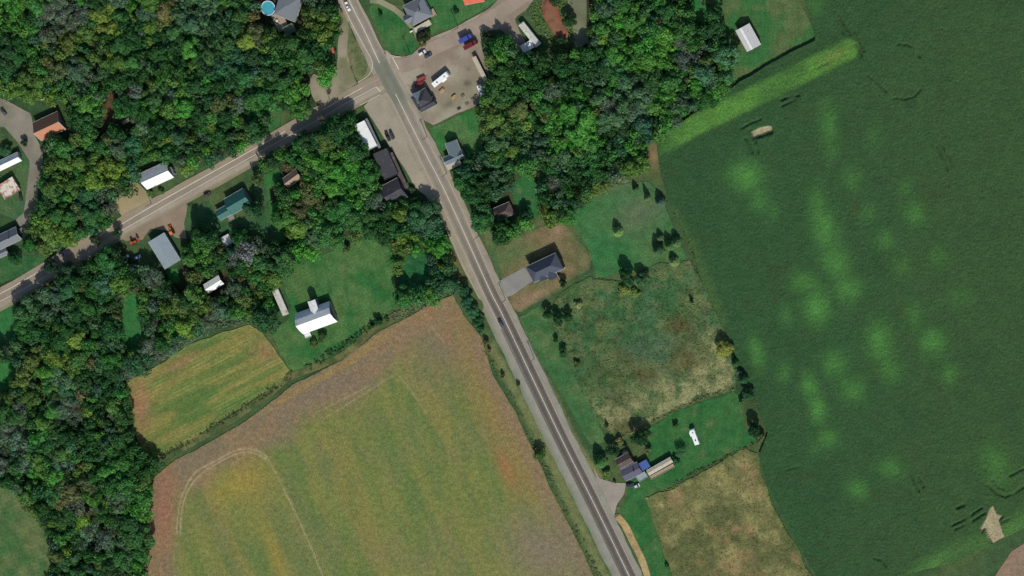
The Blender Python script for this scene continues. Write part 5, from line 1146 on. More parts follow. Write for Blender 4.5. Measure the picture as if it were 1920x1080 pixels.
e, g = simple('brown_roofed_house', 'house with an orange brown gabled roof beside the gravel driveway in the western wood', [(62, 230), (108, 208), (123, 243), (77, 264)], 3.2, 'gable', 5.2, R_ORANGE, W_TAN, trim=M_TRIM, chimney=False)
simple('long_shed', 'long narrow shed with a white metal gabled roof at the left edge', [(-14, 307), (33, 285), (41, 301), (-6, 324)], 2.8, 'gable', 2.4, R_WHITE, W_WHITE, 'shed')
simple('flat_roofed_shed', 'square shed with a patchy cream flat roof below the long white shed', [(-6, 349), (23, 331), (38, 356), (9, 374)], 2.8, 'flat', 0, R_RUST, W_TAN, 'shed')
e, g = simple('grey_gabled_house', 'grey gabled house with two wings at the left edge above the side road', [(-16, 447), (30, 425), (41, 449), (-5, 471)], 3.4, 'gable', 3.0, R_GREY, W_DARK, trim=M_TRIM, chimney=True)
volume(e, g, [(-14, 474), (11, 462), (17, 476), (-8, 488)], 2.8, 'gable', 1.4, R_GREY, W_DARK, door=False)
volume(e, g, [(38, 428), (48, 423), (54, 448), (44, 454)], .7, 'flat', 0, M_DECKG, W_DARK, windows=False, door=False)
e, g = simple('white_roofed_house', 'house with a bright white gabled roof beside the side road', [(262, 325), (313, 302), (325, 333), (275, 356)], 3.0, 'gable', 3.7, R_WHITE, W_GREY)
volume(e, g, [(310, 318), (322, 312), (328, 328), (316, 334)], 2.5, 'flat', 0, R_GREY, W_GREY, windows=False, door=False)
e, g = simple('teal_roofed_house', 'house with a dark teal metal roof and porch south of the side road', [(419, 374), (455, 353), (472, 382), (436, 403)], 3.4, 'gable', 3.2, R_TEAL, W_GREY, ridges=True)
volume(e, g, [(403, 396), (424, 384), (434, 402), (413, 414)], 2.8, 'gable', 1.6, R_TEAL, W_GREY, door=False)
volume(e, g, [(426, 406), (436, 400), (441, 410), (431, 416)], 2.4, 'flat', 0, M_DECKG, W_GREY, open_sides=True)
simple('grey_metal_shed', 'long shed with a plain grey steel roof and gravel apron beside the side road', [(307, 437), (339, 487), (309, 506), (278, 453)], 3.6, 'gable', 1.3, R_STEEL, W_GREY, 'shed', ridges=True)
simple('small_white_shed', 'small white roofed shed among trees south of the teal roofed house', [(414, 446), (428, 438), (437, 455), (423, 463)], 2.4, 'gable', .8, R_WHITE, W_WHITE, 'shed', windows=False)
simple('small_garage', 'small garage with a white gabled roof in trees left of the barn lawn', [(381, 534), (410, 516), (420, 532), (391, 550)], 3.4, 'gable', 1.4, R_WHITE, W_BROWN, 'garage')
e, g = simple('white_barn', 'large white roofed barn with a curved gable and a north dormer on the open lawn', [(553, 588), (618, 565), (632, 603), (568, 627)], 3.4, 'gable', 5.6, R_WHITE, W_GREY, 'barn', gambrel=True, door=True)
volume(e, g, [(586, 592), (577, 566), (590, 561), (599, 587)], 5.6, 'gable', 1.8, R_WHITE, W_GREY, windows=False, door=False, ov=.2, rlab='steep dormer roof crossing the north slope')
volume(e, g, [(569, 623), (580, 619), (584, 630), (573, 634)], 2.2, 'flat', 0, R_WHITE, W_GREY, windows=False, door=False)
simple('narrow_shed', 'narrow pale roofed shed half under trees left of the white barn', [(520, 540), (541, 588), (531, 593), (510, 545)], 2.4, 'gable', .7, R_PALE, W_WHITE, 'shed')
# house with pool
e, g = simple('pool_house', 'large grey roofed house beside the round swimming pool', [(527, -24), (570, -8), (552, 41), (515, 27)], 3.4, 'hip', 2.4, R_GREY, W_WHITE)
volume(e, g, [(527, 52), (546, 44), (557, 57), (538, 67)], 2.4, 'flat', 0, mp('mossy_roof', (96, 112, 84), rough=.9), W_GREY, windows=False)
volume(e, g, [(503, 32), (522, 22), (548, 50), (528, 58)], .8, 'flat', 0, M_DECK, W_BROWN, windows=False, door=False, rlab='raised timber deck')
# grey house by the oval green
e, g = simple('grey_porch_house', 'grey roofed house with a cream porch right of the oval green', [(757, 10), (794, -8), (808, 30), (772, 50)], 3.4, 'hip', 3.0, R_GREY, W_WHITE, chimney=True)
volume(e, g, [(756, 30), (772, 22), (778, 38), (762, 46)], 3.2, 'gable', 1.8, R_GREY, W_WHITE, door=False)
volume(e, g, [(774, 54), (804, 37), (810, 45), (781, 62)], 2.5, 'shed', .3, R_CREAM, W_WHITE, open_sides=True, ov=.15, rlab='cream porch roof')
volume(e, g, [(804, 20), (813, 15), (819, 28), (810, 33)], .7, 'flat', 0, M_DECK, W_BROWN, windows=False, door=False)
simple('orange_roofed_building', 'building with an orange red roof cut off by the top edge', [(866, -14), (905, -20), (908, 2), (872, 10)], 3.0, 'gable', 1.5, R_RED, W_BROWN)
# junction shop
e, g = simple('dark_junction_house', 'dark roofed house with cross gables at the road junction', [(766, 183), (797, 166), (815, 190), (790, 208)], 3.6, 'hip', 2.8, R_DARK, W_DARK)
volume(e, g, [(772, 176), (780, 196), (796, 189), (788, 169)], 3.6, 'gable', 2.4, R_MID, W_DARK, door=False)
volume(e, g, [(783, 196), (812, 182), (818, 196), (790, 212)], 3.0, 'gable', 1.8, R_DARK, W_DARK, door=False)
# strip of shops
e, g = simple('white_roofed_store', 'flat white roofed store with a grey street canopy west of the main road', [(684, 224), (706, 272), (691, 284), (664, 236)], 4.2, 'flat', 0, R_WHITE, W_GREY, 'store', trim=M_TRIM)
volume(e, g, [(688, 221), (714, 276), (710, 279), (684, 224)], 3.2, 'shed', -.3, R_GREY, W_DARK, open_sides=True, ov=.1, rlab='grey canopy along the street front')
e, g = simple('long_dark_store', 'long dark flat roofed building in the middle of the row west of the main road', [(725, 277), (747, 326), (722, 338), (699, 289)], 4.0, 'flat', 0, R_DARK, W_BROWN, 'store')
volume(e, g, [(735, 285), (766, 352), (758, 356), (728, 289)], 3.0, 'shed', -.3, R_BROWN, W_BROWN, open_sides=True, ov=.1, rlab='brown porch roof')
e, g = simple('dark_gabled_house', 'dark gabled house at the south end of the row west of the main road', [(712, 350), (745, 334), (765, 368), (734, 386)], 4.2, 'gable', 3.4, R_DARK, W_DARK)
# grey blue house
e, g = simple('blue_grey_house', 'small blue grey cross gabled house with a cream porch close to the main road', [(831, 296), (864, 281), (872, 295), (838, 310)], 3.2, 'gable', 1.9, R_MID, W_WHITE, trim=M_TRIM)
volume(e, g, [(856, 261), (866, 289), (845, 297), (834, 269)], 3.2, 'gable', 2.4, R_MID, W_WHITE, door=False)
volume(e, g, [(835, 310), (861, 299), (866, 307), (841, 320)], 2.5, 'shed', .2, R_CREAM, W_WHITE, open_sides=True, ov=.12)
simple('tan_roofed_house', 'small tan gabled house half hidden by trees between lawns', [(530, 334), (556, 316), (567, 333), (541, 353)], 2.8, 'gable', 2.6, R_TAN, W_BROWN)
simple('brown_roofed_cottage', 'cottage with a mottled brown roof under trees east of the main road', [(920, 393), (955, 378), (965, 401), (930, 416)], 3.0, 'hip', 2.6, R_BROWN, W_BROWN)
e, g = simple('slate_roofed_house', 'new house with a slate hipped roof and front gables on the bare brown yard', [(986, 500), (1042, 474), (1057, 504), (1001, 530)], 5.2, 'hip', 3.6, R_SLATE, W_DARK)
volume(e, g, [(1004, 512), (1011, 529), (1029, 521), (1022, 504)], 4.6, 'gable', 2.0, R_SLATE, W_DARK, door=False)
volume(e, g, [(1022, 508), (1029, 527), (1046, 519), (1039, 500)], 4.6, 'gable', 2.2, R_SLATE, W_DARK, door=False)
volume(e, g, [(1050, 497), (1057, 494), (1060, 502), (1053, 505)], .6, 'flat', 0, M_TRIM, W_WHITE, windows=False, door=False)
e, g = simple('white_pole_barn', 'shed with a pale ribbed roof and one white strip on the northern lawn', [(1405, 44), (1427, 84), (1401, 97), (1379, 57)], 3.4, 'gable', 1.7, mp('pale_ribbed_roof', (194, 191, 186), rough=.6, amp=.06, streak=1), W_DARK, 'shed', ridges=True)
o = MB(); c_, a_, L_, W_ = frame([(1405, 44), (1427, 84), (1401, 97), (1379, 57)], 3.4)
sy = -W_ * .16; zz = 3.4 + 1.7 * (1 - abs(sy) / (W_ / 2))
k_ = 1.7 / (W_ / 2)
o.add([(-L_ / 2, -1.7, 5.1 - 1.7 * k_ + .06), (L_ / 2, -1.7, 5.1 - 1.7 * k_ + .06), (L_ / 2, -.25, 5.1 - .25 * k_ + .06), (-L_ / 2, -.25, 5.1 - .25 * k_ + .06), (-L_ / 2, -1.7, 5.1 - 1.7 * k_ + .01), (L_ / 2, -1.7, 5.1 - 1.7 * k_ + .01), (L_ / 2, -.25, 5.1 - .25 * k_ + .01), (-L_ / 2, -.25, 5.1 - .25 * k_ + .01)], [(0, 1, 2, 3), (7, 6, 5, 4), (4, 5, 1, 0), (5, 6, 2, 1), (6, 7, 3, 2), (7, 4, 0, 3)])
o.build('roof_panel', R_WHITE, e, 'bright white strip on the roof')
simple('long_yard_shed', 'long pale roofed shed along the east side of the junction yard', [(892, 104), (915, 149), (907, 153), (885, 109)], 2.6, 'shed', .4, R_CREAM, W_DARK, 'shed')
simple('trailer_home', 'long white and grey trailer beside the red clay heap', [(981, 41), (1014, 82), (1005, 89), (972, 47)], 2.8, 'gable', .5, R_PALE, W_WHITE, 'trailer', ridges=False)
# farmhouse group
e, g = simple('farmhouse', 'blue grey roofed farmhouse with several low roofs at the end of the gravel driveway', [(1163, 881), (1195, 866), (1205, 887), (1173, 903)], 3.0, 'gable', 1.4, mp('purple_grey_shingles', (88, 86, 98), rough=.9, amp=.2, scale=3), W_BROWN, chimney=True)
volume(e, g, [(1153, 862), (1178, 848), (1188, 866), (1163, 879)], 3.0, 'gable', 1.6, R_BROWN, W_BROWN, door=False)
volume(e, g, [(1191, 894), (1208, 884), (1216, 893), (1200, 904)], 2.4, 'flat', 0, mp('blue_grey_cover', (138, 150, 148), rough=.7), W_GREY, open_sides=True, rlab='grey patio cover')
volume(e, g, [(1197, 869), (1212, 861), (1219, 875), (1204, 884)], 2.6, 'shed', .3, R_BLUE, W_GREY, windows=False, door=False, rlab='roof under a blue tarp')
e, g = simple('mobile_home', 'long mobile home with a pale brown roof and a cream deck right of the farmhouse', [(1212, 882), (1257, 857), (1262, 866), (1217, 892)], 2.8, 'gable', .5, R_CREAM, W_BROWN, 'mobile home')
volume(e, g, [(1218, 893), (1262, 869), (1266, 875), (1222, 899)], .7, 'flat', 0, M_DECK, W_BROWN, windows=False, door=False, rlab='cream timber deck')
simple('storage_container', 'white storage box at the south end of the white trailer, left one', [(974, 86), (984, 81), (993, 94), (983, 100)], 2.4, 'flat', 0, R_WHITE, W_WHITE, 'container', windows=False, ov=.05)
simple('storage_container', 'white storage box at the south end of the white trailer, right one', [(985, 80), (995, 75), (1003, 88), (994, 93)], 2.4, 'flat', 0, R_WHITE, W_WHITE, 'container', windows=False, ov=.05)

# swimming pool
p = P(503, 15, 1.0); e = empty('swimming_pool', (p[0], p[1], 0), 0, 'round above ground swimming pool with turquoise water and a white blue rim', 'pool')
n = 40; rr_ = 4.1; m = MB(); v = []
for i in range(n):
    a = 6.2832 * i / n; v += [(rr_ * math.cos(a), rr_ * math.sin(a), 0), (rr_ * math.cos(a), rr_ * math.sin(a), 1.2)]
m.add(v, [(2 * i, (2 * i + 2) % (2 * n), (2 * i + 3) % (2 * n), 2 * i + 1) for i in range(n)]); m.build('wall', mp('pool_wall', (90, 130, 160)), e)
m = MB(); v = []
for i in range(n):
    a = 6.2832 * i / n; c, s_ = math.cos(a), math.sin(a); v += [((rr_ - .35) * c, (rr_ - .35) * s_, 1.2), ((rr_ + .2) * c, (rr_ + .2) * s_, 1.2), ((rr_ + .2) * c, (rr_ + .2) * s_, 1.32), ((rr_ - .35) * c, (rr_ - .35) * s_, 1.32)]
m.add(v, [(4 * i + k, (4 * i + 4 + k) % (4 * n), (4 * i + 4 + (k + 1) % 4) % (4 * n), 4 * i + (k + 1) % 4) for i in range(n) for k in range(4)]); m.build('rim', mp('pool_rim', (186, 204, 214), rough=.5), e)
m = MB(); m.add([((rr_ - .3) * math.cos(6.2832 * i / n), (rr_ - .3) * math.sin(6.2832 * i / n), 1.08) for i in range(n)], [tuple(range(n))]); m.build('water', mp('pool_water', (70, 158, 172), rough=.15, spec=.5, amp=.08, scale=.8), e)
m = MB(); m.box((rr_ + .1, -.6, .7), (.08, .06, 1.6)); m.box((rr_ + .1, .0, .7), (.08, .06, 1.6))
for k in range(4): m.box((rr_ + .1, -.3, .3 + k * .35), (.25, .5, .05))
m.build('ladder', M_TRIM, e)

# ================================================================== VEHICLES
PAINT = {}
def paint(rgb, nm):
    if nm not in PAINT: PAINT[nm] = mat_plain(nm, A(*rgb), .3, amp=.03, spec=.5)
    return PAINT[nm]
M_LAMP = mp('headlight_glass', (220, 220, 210), rough=.2)
M_TAIL = mp('tail_light', (150, 24, 20), rough=.3)
def at_px(px, py, dx, dy):
    """point and heading from the pixel direction dx,dy"""
    a = P(px, py); b = P(px + dx, py + dy); return a, math.atan2(b[1] - a[1], b[0] - a[0])
def wheels(root, xs, y, r=.34, w=.24):
    for x in xs:
        for s in (-1, 1):
            t = MB().tube((x, s * (y - w / 2), r), (x, s * (y + w / 2), r), r, r, 14).build('wheel', M_BLACK, root)
            MB().tube((x, s * (y + w / 2 + .0), r), (x, s * (y + w / 2 + .02), r), r * .6, r * .55, 10).build('rim', M_STEEL, t)
def lights(root, xf, xb, y, z):
    for s in (-1, 1):
        MB().box((xf, s * y, z), (.08, .36, .16)).build('headlight', M_LAMP, root)
        MB().box((xb, s * y, z + .08), (.08, .30, .18)).build('tail_light', M_TAIL, root)
def car(px, py, dx, dy, rgb, pname, label, kind='sedan', cat='car', z=0.27, k=1.0):
    p, a = at_px(px, py, dx, dy); p = P(px, py, z + .6)
    e = empty('parked_' + cat if kind != 'moving' else 'car', (p[0], p[1], z), a, label, cat)
    bm = paint(rgb, pname); L = 4.6 * k; hw = .9
    if kind == 'pickup':
        L = 5.4 * k
        low = [(-L / 2, .4), (L / 2, .4), (L / 2, .8), (L / 2 - .15, .95), (1.2, 1.05), (-.4, 1.05), (-.4, .65), (-L / 2 + .08, .65), (-L / 2, .65)]
        MB().side(low, -hw, hw).build('body', bm, e)
        b = MB()
        for s in (-1, 1): b.box((-L / 4 - .2, s * (hw - .05), .85), (L / 2 - .45, .1, .42))
        b.box((-L / 2 + .06, 0, .85), (.1, 2 * hw, .42)); b.build('bed_side', bm, e)
        cab = (-.4, 1.3); top = 1.75
    elif kind == 'suv':
        low = [(-L / 2, .4), (L / 2, .4), (L / 2, .85), (L / 2 - .1, 1.0), (1.1, 1.12), (-L / 2 + .05, 1.12)]; MB().side(low, -hw, hw).build('body', bm, e); cab = (-L / 2 + .15, 1.2); top = 1.75
    else:
        low = [(-L / 2, .4), (L / 2, .4), (L / 2, .7), (L / 2 - .1, .82), (1.1, .98), (-1.5, 1.0), (-L / 2 + .05, .95)]; MB().side(low, -hw, hw).build('body', bm, e); cab = (-1.75, 1.15); top = 1.45
    zb = 1.05 if kind != 'sedan' and kind != 'moving' else .97
    x0, x1 = cab; yt = hw * .74; yb = hw * .95; f = .62 if kind == 'pickup' else .7
    gx0 = x0 + (.5 if kind in ('sedan', 'moving') else .15); gx1 = x1 - f
    m = MB(); m.add([(x0, -yb, zb), (x1, -yb, zb), (x1, yb, zb), (x0, yb, zb), (gx0, -yt, top), (gx1, -yt, top), (gx1, yt, top), (gx0, yt, top)], [(0, 1, 5, 4), (1, 2, 6, 5), (2, 3, 7, 6), (3, 0, 4, 7)])
    m.build('windows', M_GLASS, e)
    m = MB(); m.add([(gx0, -yt, top), (gx1, -yt, top), (gx1, yt, top), (gx0, yt, top), (gx0 + .1, -yt * .9, top + .06), (gx1 - .1, -yt * .9, top + .06), (gx1 - .1, yt * .9, top + .06), (gx0 + .1, yt * .9, top + .06)], [(4, 5, 6, 7), (0, 1, 5, 4), (1, 2, 6, 5), (2, 3, 7, 6), (3, 0, 4, 7)])
    for xx in (gx0, gx1):
        pass
    m.build('roof', bm, e)
    for s in (-1, 1): MB().box((x1 - .35, s * (hw + .1), 1.02), (.12, .18, .12)).build('wing_mirror', bm, e)
    wheels(e, (-L * .3, L * .31), hw - .08); lights(e, L / 2, -L / 2, hw - .25, .68)
    return e
def camper(px, py, dx, dy, L, W, H, label, cat, towed=True, rgb=(236, 234, 226), vents=2, z=.16, slide=None):
    p, a = at_px(px, py, dx, dy); p = P(px, py, H * .9)
    e = empty('travel_trailer' if towed else 'motorhome', (p[0], p[1], z), a, label, cat); bm = paint(rgb, 'camper_white')
    r = .25; prof = [(-L / 2, .5), (L / 2 - .1, .5), (L / 2, .9), (L / 2 - .05, H * .7), (L / 2 - .5, H - .1), (L / 2 - .8, H), (-L / 2 + r, H), (-L / 2, H - r)]
    MB().side(prof, -W / 2, W / 2).build('body', bm, e)
    for i in range(vents):
        x = -L / 2 + L * (i + .6) / (vents + .1)
        o = MB().box((x, 0, H + .13), (.9, .7, .26), 0, .8).build('roof_vent', W_DARK if i % 2 == 0 else W_GREY, e)
    for s in (-1, 1):
        for x in (-L * .25, L * .12):
            w_ = MB().box((x, s * (W / 2 + .01), H * .62), (1.0, .05, .6)).build('window', M_GLASS, e)
    MB().box((L * .3, -W / 2 - .01, 1.4), (.7, .05, 1.7)).build('door', M_TRIM, e)
    MB().box((0, W / 2 + .02, 1.0), (L * .9, .03, .16)).build('side_stripe', W_GREY, e)
    if slide: MB().box((slide[0], slide[1] * (W / 2 + .35), H * .55), (slide[2], .8, H * .62)).build('slide_out', bm, e)
    if towed:
        m = MB(); m.tube((L / 2, -.5, .5), (L / 2 + 1.2, 0, .5), .05, .05); m.tube((L / 2, .5, .5), (L / 2 + 1.2, 0, .5), .05, .05); m.build('tow_bar', M_STEEL, e)
        wheels(e, (-.5, .4), W / 2 - .12)
    else:
        MB().box((L / 2 + .0, 0, H * .55), (.06, W * .85, .7)).build('windscreen', M_GLASS, e); wheels(e, (-L * .28, L * .33), W / 2 - .12, .42); lights(e, L / 2 + .02, -L / 2, W / 2 - .3, .8)
    return e
car(939, 606, 10, 21, (62, 68, 82), 'dark_blue_paint', 'dark car driving on the main road beside the slate roofed house driveway', 'moving')
bpy.data.objects['car'].name = 'moving_car'
car(652, 12, 10, 22, (226, 224, 216), 'white_paint', 'white pickup on the road at the top edge', 'pickup', 'pickup')
car(792, 99, 17, -10, (214, 212, 206), 'white_car_paint', 'white car at the mouth of the east side road', 'suv', 'car')
car(803, 104, 17, -10, (70, 74, 86), 'charcoal_paint', 'charcoal car beside the white car at the junction yard', 'suv', 'car')
car(389, 365, 17, -9, (84, 66, 60), 'maroon_brown_paint', 'dark brown car parked at the side road in front of the teal roofed house', 'suv', 'car')
car(727, 256, 9, 20, (46, 48, 52), 'black_paint', 'black pickup parked outside the white roofed store, left one', 'pickup', 'pickup')
car(735, 254, 9, 20, (60, 58, 58), 'dark_grey_paint', 'dark grey suv parked outside the white roofed store, right one', 'suv', 'car')
car(235, 482, 16, -8, (170, 178, 184), 'silver_paint', 'silver car in the shade of the yard left of the grey steel roof', 'sedan', 'car')
car(258, 482, 16, -8, (92, 116, 150), 'blue_paint', 'blue car in the shade of the yard nearest the grey steel roof', 'sedan', 'car')
car(39, 370, 2, 10, (40, 44, 44), 'black_car_paint', 'black car on the grass beside the cream flat roofed shed', 'sedan', 'car')
car(1181, 909, 16, 0, (38, 44, 66), 'navy_paint', 'navy car parked at the farmhouse', 'sedan', 'car', .17)
car(1194, 911, 12, -5, (190, 196, 192), 'pale_paint', 'pale car parked right behind the navy one at the farmhouse', 'sedan', 'car', .17, .8)
car(7, 210, 9, 12, (70, 70, 74), 'grey_car_paint', 'dark car at the left edge of the gravel driveway', 'sedan', 'car')
car(117, 477, 14, -10, (120, 128, 140), 'pale_blue_paint', 'grey car in tree shade on the side road verge', 'sedan', 'car')
camper(826, 149, 31, -25, 11.6, 2.9, 3.2, 'white motorhome with black roof vents parked in the junction yard', 'motorhome', False, slide=(1.5, -1, 3.2))
camper(902, 170, 10, 21, 6.8, 2.5, 2.7, 'short white travel trailer on the east side of the junction yard', 'trailer', vents=1)
camper(1302, 819, -11, -29, 9.4, 2.7, 3.0, 'white motorhome parked on the lawn right of the mobile home', 'motorhome', False, slide=(2.0, 1, 2.4))

def truck(px, py, dx, dy, rgb, nm, label, L=8.5, W=2.5):
    p, a = at_px(px, py, dx, dy); p = P(px, py, 2.4); e = empty('box_truck', (p[0], p[1], .24), a, label, 'truck')
    m_ = paint(rgb, nm)
    MB().box((-1.1, 0, 2.2), (L - 2.4, W, 2.7)).build('cargo_box', m_, e)
    b = MB(); 
    for i in range(6): b.box((-1.1 - (L - 2.6) / 2 + (L - 2.6) * i / 5, 0, 3.58), (.08, W - .1, .06))
    b.build('roof_ribs', m_, e)
    MB().side([(L / 2 - 2.0, .6), (L / 2, .6), (L / 2, 1.5), (L / 2 - .35, 2.5), (L / 2 - 2.0, 2.6)], -W / 2 + .1, W / 2 - .1).build('cab', m_, e)
    MB().add([(L / 2 + .01, -1, 1.55), (L / 2 + .01, 1, 1.55), (L / 2 - .30, 1, 2.42), (L / 2 - .30, -1, 2.42)], [(0, 1, 2, 3)]).build('windscreen', M_GLASS, e)
    MB().box((-.2, 0, .7), (L - 1, .9, .2)).build('chassis', M_BLACK, e)
    wheels(e, (-L * .32, L * .34), W / 2 - .2, .48, .3); lights(e, L / 2 + .02, -L / 2, W / 2 - .35, .9)
truck(873, 72, 24, -13, (66, 72, 150), 'blue_truck_paint', 'blue box truck at the mouth of the yard on the east side road', 8.2)
truck(882, 84, 24, -13, (104, 36, 38), 'red_truck_paint', 'dark red box truck beside the blue one on the east side road', 8.2)
def flatbed(px, py, dx, dy, rgb, nm, label, name='farm_trailer', L=5.2):
    p, a = at_px(px, py, dx, dy); e = empty(name, (p[0], p[1], .18), a, label, 'farm trailer'); m_ = paint(rgb, nm)
    MB().box((0, 0, .85), (L, 2.2, .14)).build('bed', m_, e)
    for s in (-1, 1): MB().box((0, s * 1.08, 1.15), (L, .06, .5)).build('side_board', m_, e)
    MB().box((-L / 2, 0, 1.15), (.06, 2.1, .5)).build('tail_board', m_, e)
    m = MB(); m.tube((L / 2, -.4, .7), (L / 2 + 1.2, 0, .5), .05, .05); m.tube((L / 2, .4, .7), (L / 2 + 1.2, 0, .5), .05, .05); m.build('tow_bar', M_STEEL, e)
    wheels(e, (-.6,), 1.0, .38)
flatbed(791, 148, 20, -9, (150, 62, 52), 'red_trailer_paint', 'red trailer above the other beside the dark junction house')
flatbed(787, 158, 20, -9, (120, 44, 42), 'maroon_trailer_paint', 'maroon trailer touching the roof of the dark junction house')
def tractor(px, py, dx, dy, rgb, nm, label, name='tractor', bucket=False, k=1.0):
    p, a = at_px(px, py, dx, dy); e = empty(name, (p[0], p[1], .18), a, label, name.replace('_', ' ')); m_ = paint(rgb, nm); e.scale = (k, k, k)
    MB().side([(.1, .7), (2.0, .7), (2.05, 1.2), (1.9, 1.45), (.1, 1.55)], -.42, .42).build('bonnet', m_, e)
    MB().box((-.55, 0, 2.35), (1.5, 1.5, .12)).build('cab_roof', m_, e)
    MB().box((-.55, 0, 1.75), (1.3, 1.3, 1.1)).build('cab_windows', M_GLASS, e)
    MB().box((-.5, 0, .95), (1.5, .9, .5)).build('body', m_, e)
    for s in (-1, 1):
        o = MB().tube((-.7, s * .75, .8), (-.7, s * 1.2, .8), .8, .8, 16).build('wheel', M_BLACK, e); MB().tube((-.7, s * 1.2, .8), (-.7, s * 1.23, .8), .4, .4, 10).build('rim', m_, o)
        o = MB().tube((1.5, s * .6, .45), (1.5, s * .88, .45), .45, .45, 14).build('wheel', M_BLACK, e); MB().tube((1.5, s * .88, .45), (1.5, s * .9, .45), .22, .22, 10).build('rim', m_, o)
    MB().tube((1.2, .2, 1.4), (1.2, .2, 2.2), .05, .05, 8).build('exhaust', M_BLACK, e)
    if bucket:
        m = MB(); 
        for s in (-1, 1): m.tube((.2, s * .55, 1.2), (2.6, s * .55, .5), .09, .07)
        m.build('loader_arm', m_, e); MB().side([(2.5, .1), (3.2, .05), (3.2, .2), (2.7, .3), (2.7, .8), (2.5, .8)], -.95, .95).build('bucket', m_, e)
tractor(323, 433, -8, -18, (212, 120, 56), 'orange_paint', 'orange loader tractor at the corner of the grey steel roofed shed', 'loader_tractor', True, 1.25)
tractor(251, 453, 18, -6, (176, 78, 44), 'rust_orange_paint', 'rust orange tractor at the roadside left of the grey steel roof', 'tractor', True, 1.1)
tractor(258, 444, -4, -12, (150, 84, 60), 'faded_red_paint', 'small faded red tractor beside the rust orange one', 'tractor', False, .7)
tractor(625, 88, 4, 14, (196, 86, 74), 'bright_red_paint', 'red machine under the trees at the gravel layby', 'tractor', False, 1.5)

# utility poles: (base px, arm heading)
def pole(px, py, label, arm=(-15, 12), H=10.5, lamp=False):
    p, a = at_px(px, py, *arm); e = empty('utility_pole', (p[0], p[1], 0), a, label, 'utility pole', 'wooden utility poles along the roads')
    MB().tube((0, 0, -.2), (0, 0, H), .19, .13, 8).build('pole', M_WOOD, e)
    o = MB().box((0, 0, H - .7), (2.4, .13, .16)).build('crossarm', M_WOOD, e)
    for x in (-1.1, -.4, .4, 1.1): MB().tube((x, 0, H - .62), (x, 0, H - .38), .05, .03, 6).build('insulator', W_GREY, o)
    MB().tube((.28, .1, H - 2.2), (.28, .1, H - 1.3), .2, .2, 8).build('transformer', M_STEEL, e)
for (x, y, lab, arm) in [(671, 157, 'utility pole at the grass triangle of the junction', (-11, 10)), (769, 101, 'utility pole on the tip of the oval green', (-13, 8)), (859, 51, 'utility pole by the north edge of the east side road', (-10, 9)),
        (948, 562, 'utility pole by the driveway of the slate roofed house', (-17, 11)), (284, 381, 'utility pole beside the tan dirt pad', (-12, 13)), (620, 190, 'utility pole on the side road near the junction', (-8, 10)),
        (838, 325, 'utility pole by the small blue grey house', (-16, 10)), (898, 442, 'utility pole south of the brown roofed cottage', (-16, 10)), (801, 256, 'utility pole on the verge above the small blue grey house', (-15, 10)), (508, 254, 'utility pole at the side road by the northern wood', (-10, 10)), (1002, 672, 'utility pole on the green verge strip beside the meadow', (-16, 10)), (667, 76, 'utility pole on the edge of the gravel layby', (-4, 12))]:
    pole(x, y, lab, arm)

# ---- small things
def crate_stack(px, py, dx, dy, label, name='pallet_stack', d=(2.2, 1.4), n=4, mat=M_LOGS, cat='pallet'):
    p, a = at_px(px, py, dx, dy); e = empty(name, (p[0], p[1], .14), a, label, cat)
    for k in range(n):
        for i in range(4): MB().box((-d[0] / 2 + d[0] * (i + .5) / 4, 0, .06 + k * .16), (d[0] / 4 - .1, d[1], .05)).build('board', mat, e)
        MB().box((0, 0, .13 + k * .16), (d[0], .1, .08)).build('bearer', mat, e)
def log_pile(px, py, dx, dy, label, L=3, n=5, mat=M_LOGS):
    p, a = at_px(px, py, dx, dy); e = empty('log_pile', (p[0], p[1], .14), a, label, 'log pile'); q = 0
    for row in range(3):
        for i in range(n - row):
            yy = (i - (n - row - 1) / 2) * .42; MB().tube((-L / 2 + random.uniform(-.2, .2), yy, .22 + row * .36), (L / 2 + random.uniform(-.2, .2), yy, .22 + row * .36), .2, .18, 8).build('log', mat, e)
log_pile(829, 169, 10, -9, 'pale timber stack just below the white motorhome', 3.2, 5)
log_pile(850, 181, 6, -6, 'small timber stack in the middle of the yard', 1.8, 4)
log_pile(853, 178, 8, -3, 'shorter timber heap beside the yard stack', 1.2, 3)
crate_stack(1165, 335, 18, -8, 'yellowish stack of boards at the top of the mown plot', d=(5.4, 1.6), n=4, mat=mp('yellow_boards', (146, 140, 84)))
crate_stack(1150, 333, 18, -8, 'square board platform left of the yellowish stack', d=(3.6, 3.2), n=2, mat=mp('mossy_boards', (104, 106, 58)))
crate_stack(892, 115, 8, -5, 'white pallet leaning by the north end of the yard shed', d=(2, 1), n=2, mat=M_TRIM)
crate_stack(868, 179, 8, -7, 'brown pallet stack at the southern yard edge, left one', n=4, mat=M_WOOD)
crate_stack(876, 194, 9, -5, 'brown pallet stack at the bottom corner of the yard', n=3, mat=M_WOOD)
crate_stack(887, 186, 9, -5, 'grey pallet stack at the southern yard edge below the travel trailer', n=4, mat=M_DECKG)
crate_stack(893, 181, 9, -5, 'pale crate pallet next to the travel trailer', d=(1.8, 1.4), n=6, mat=M_DECK)
crate_stack(861, 203, 9, -5, 'dark pallet stack lowest in the yard', n=3, mat=W_DARK)
crate_stack(80, 186, 9, -5, 'white board stack behind the brown roofed house', d=(2.8, .9), n=3, mat=M_TRIM)
log_pile(238, 226, 10, -6, 'fallen pale brush heap in the western wood', 5, 6, mp('pale_branches', (150, 130, 112)))
crate_stack(1159, 952, 8, -4, 'wooden pallet at the south side of the farmhouse driveway, upper one', n=2, mat=M_WOOD)
crate_stack(1157, 966, 8, -4, 'wooden pallet at the south side of the farmhouse driveway, lower one', n=2, mat=M_WOOD)
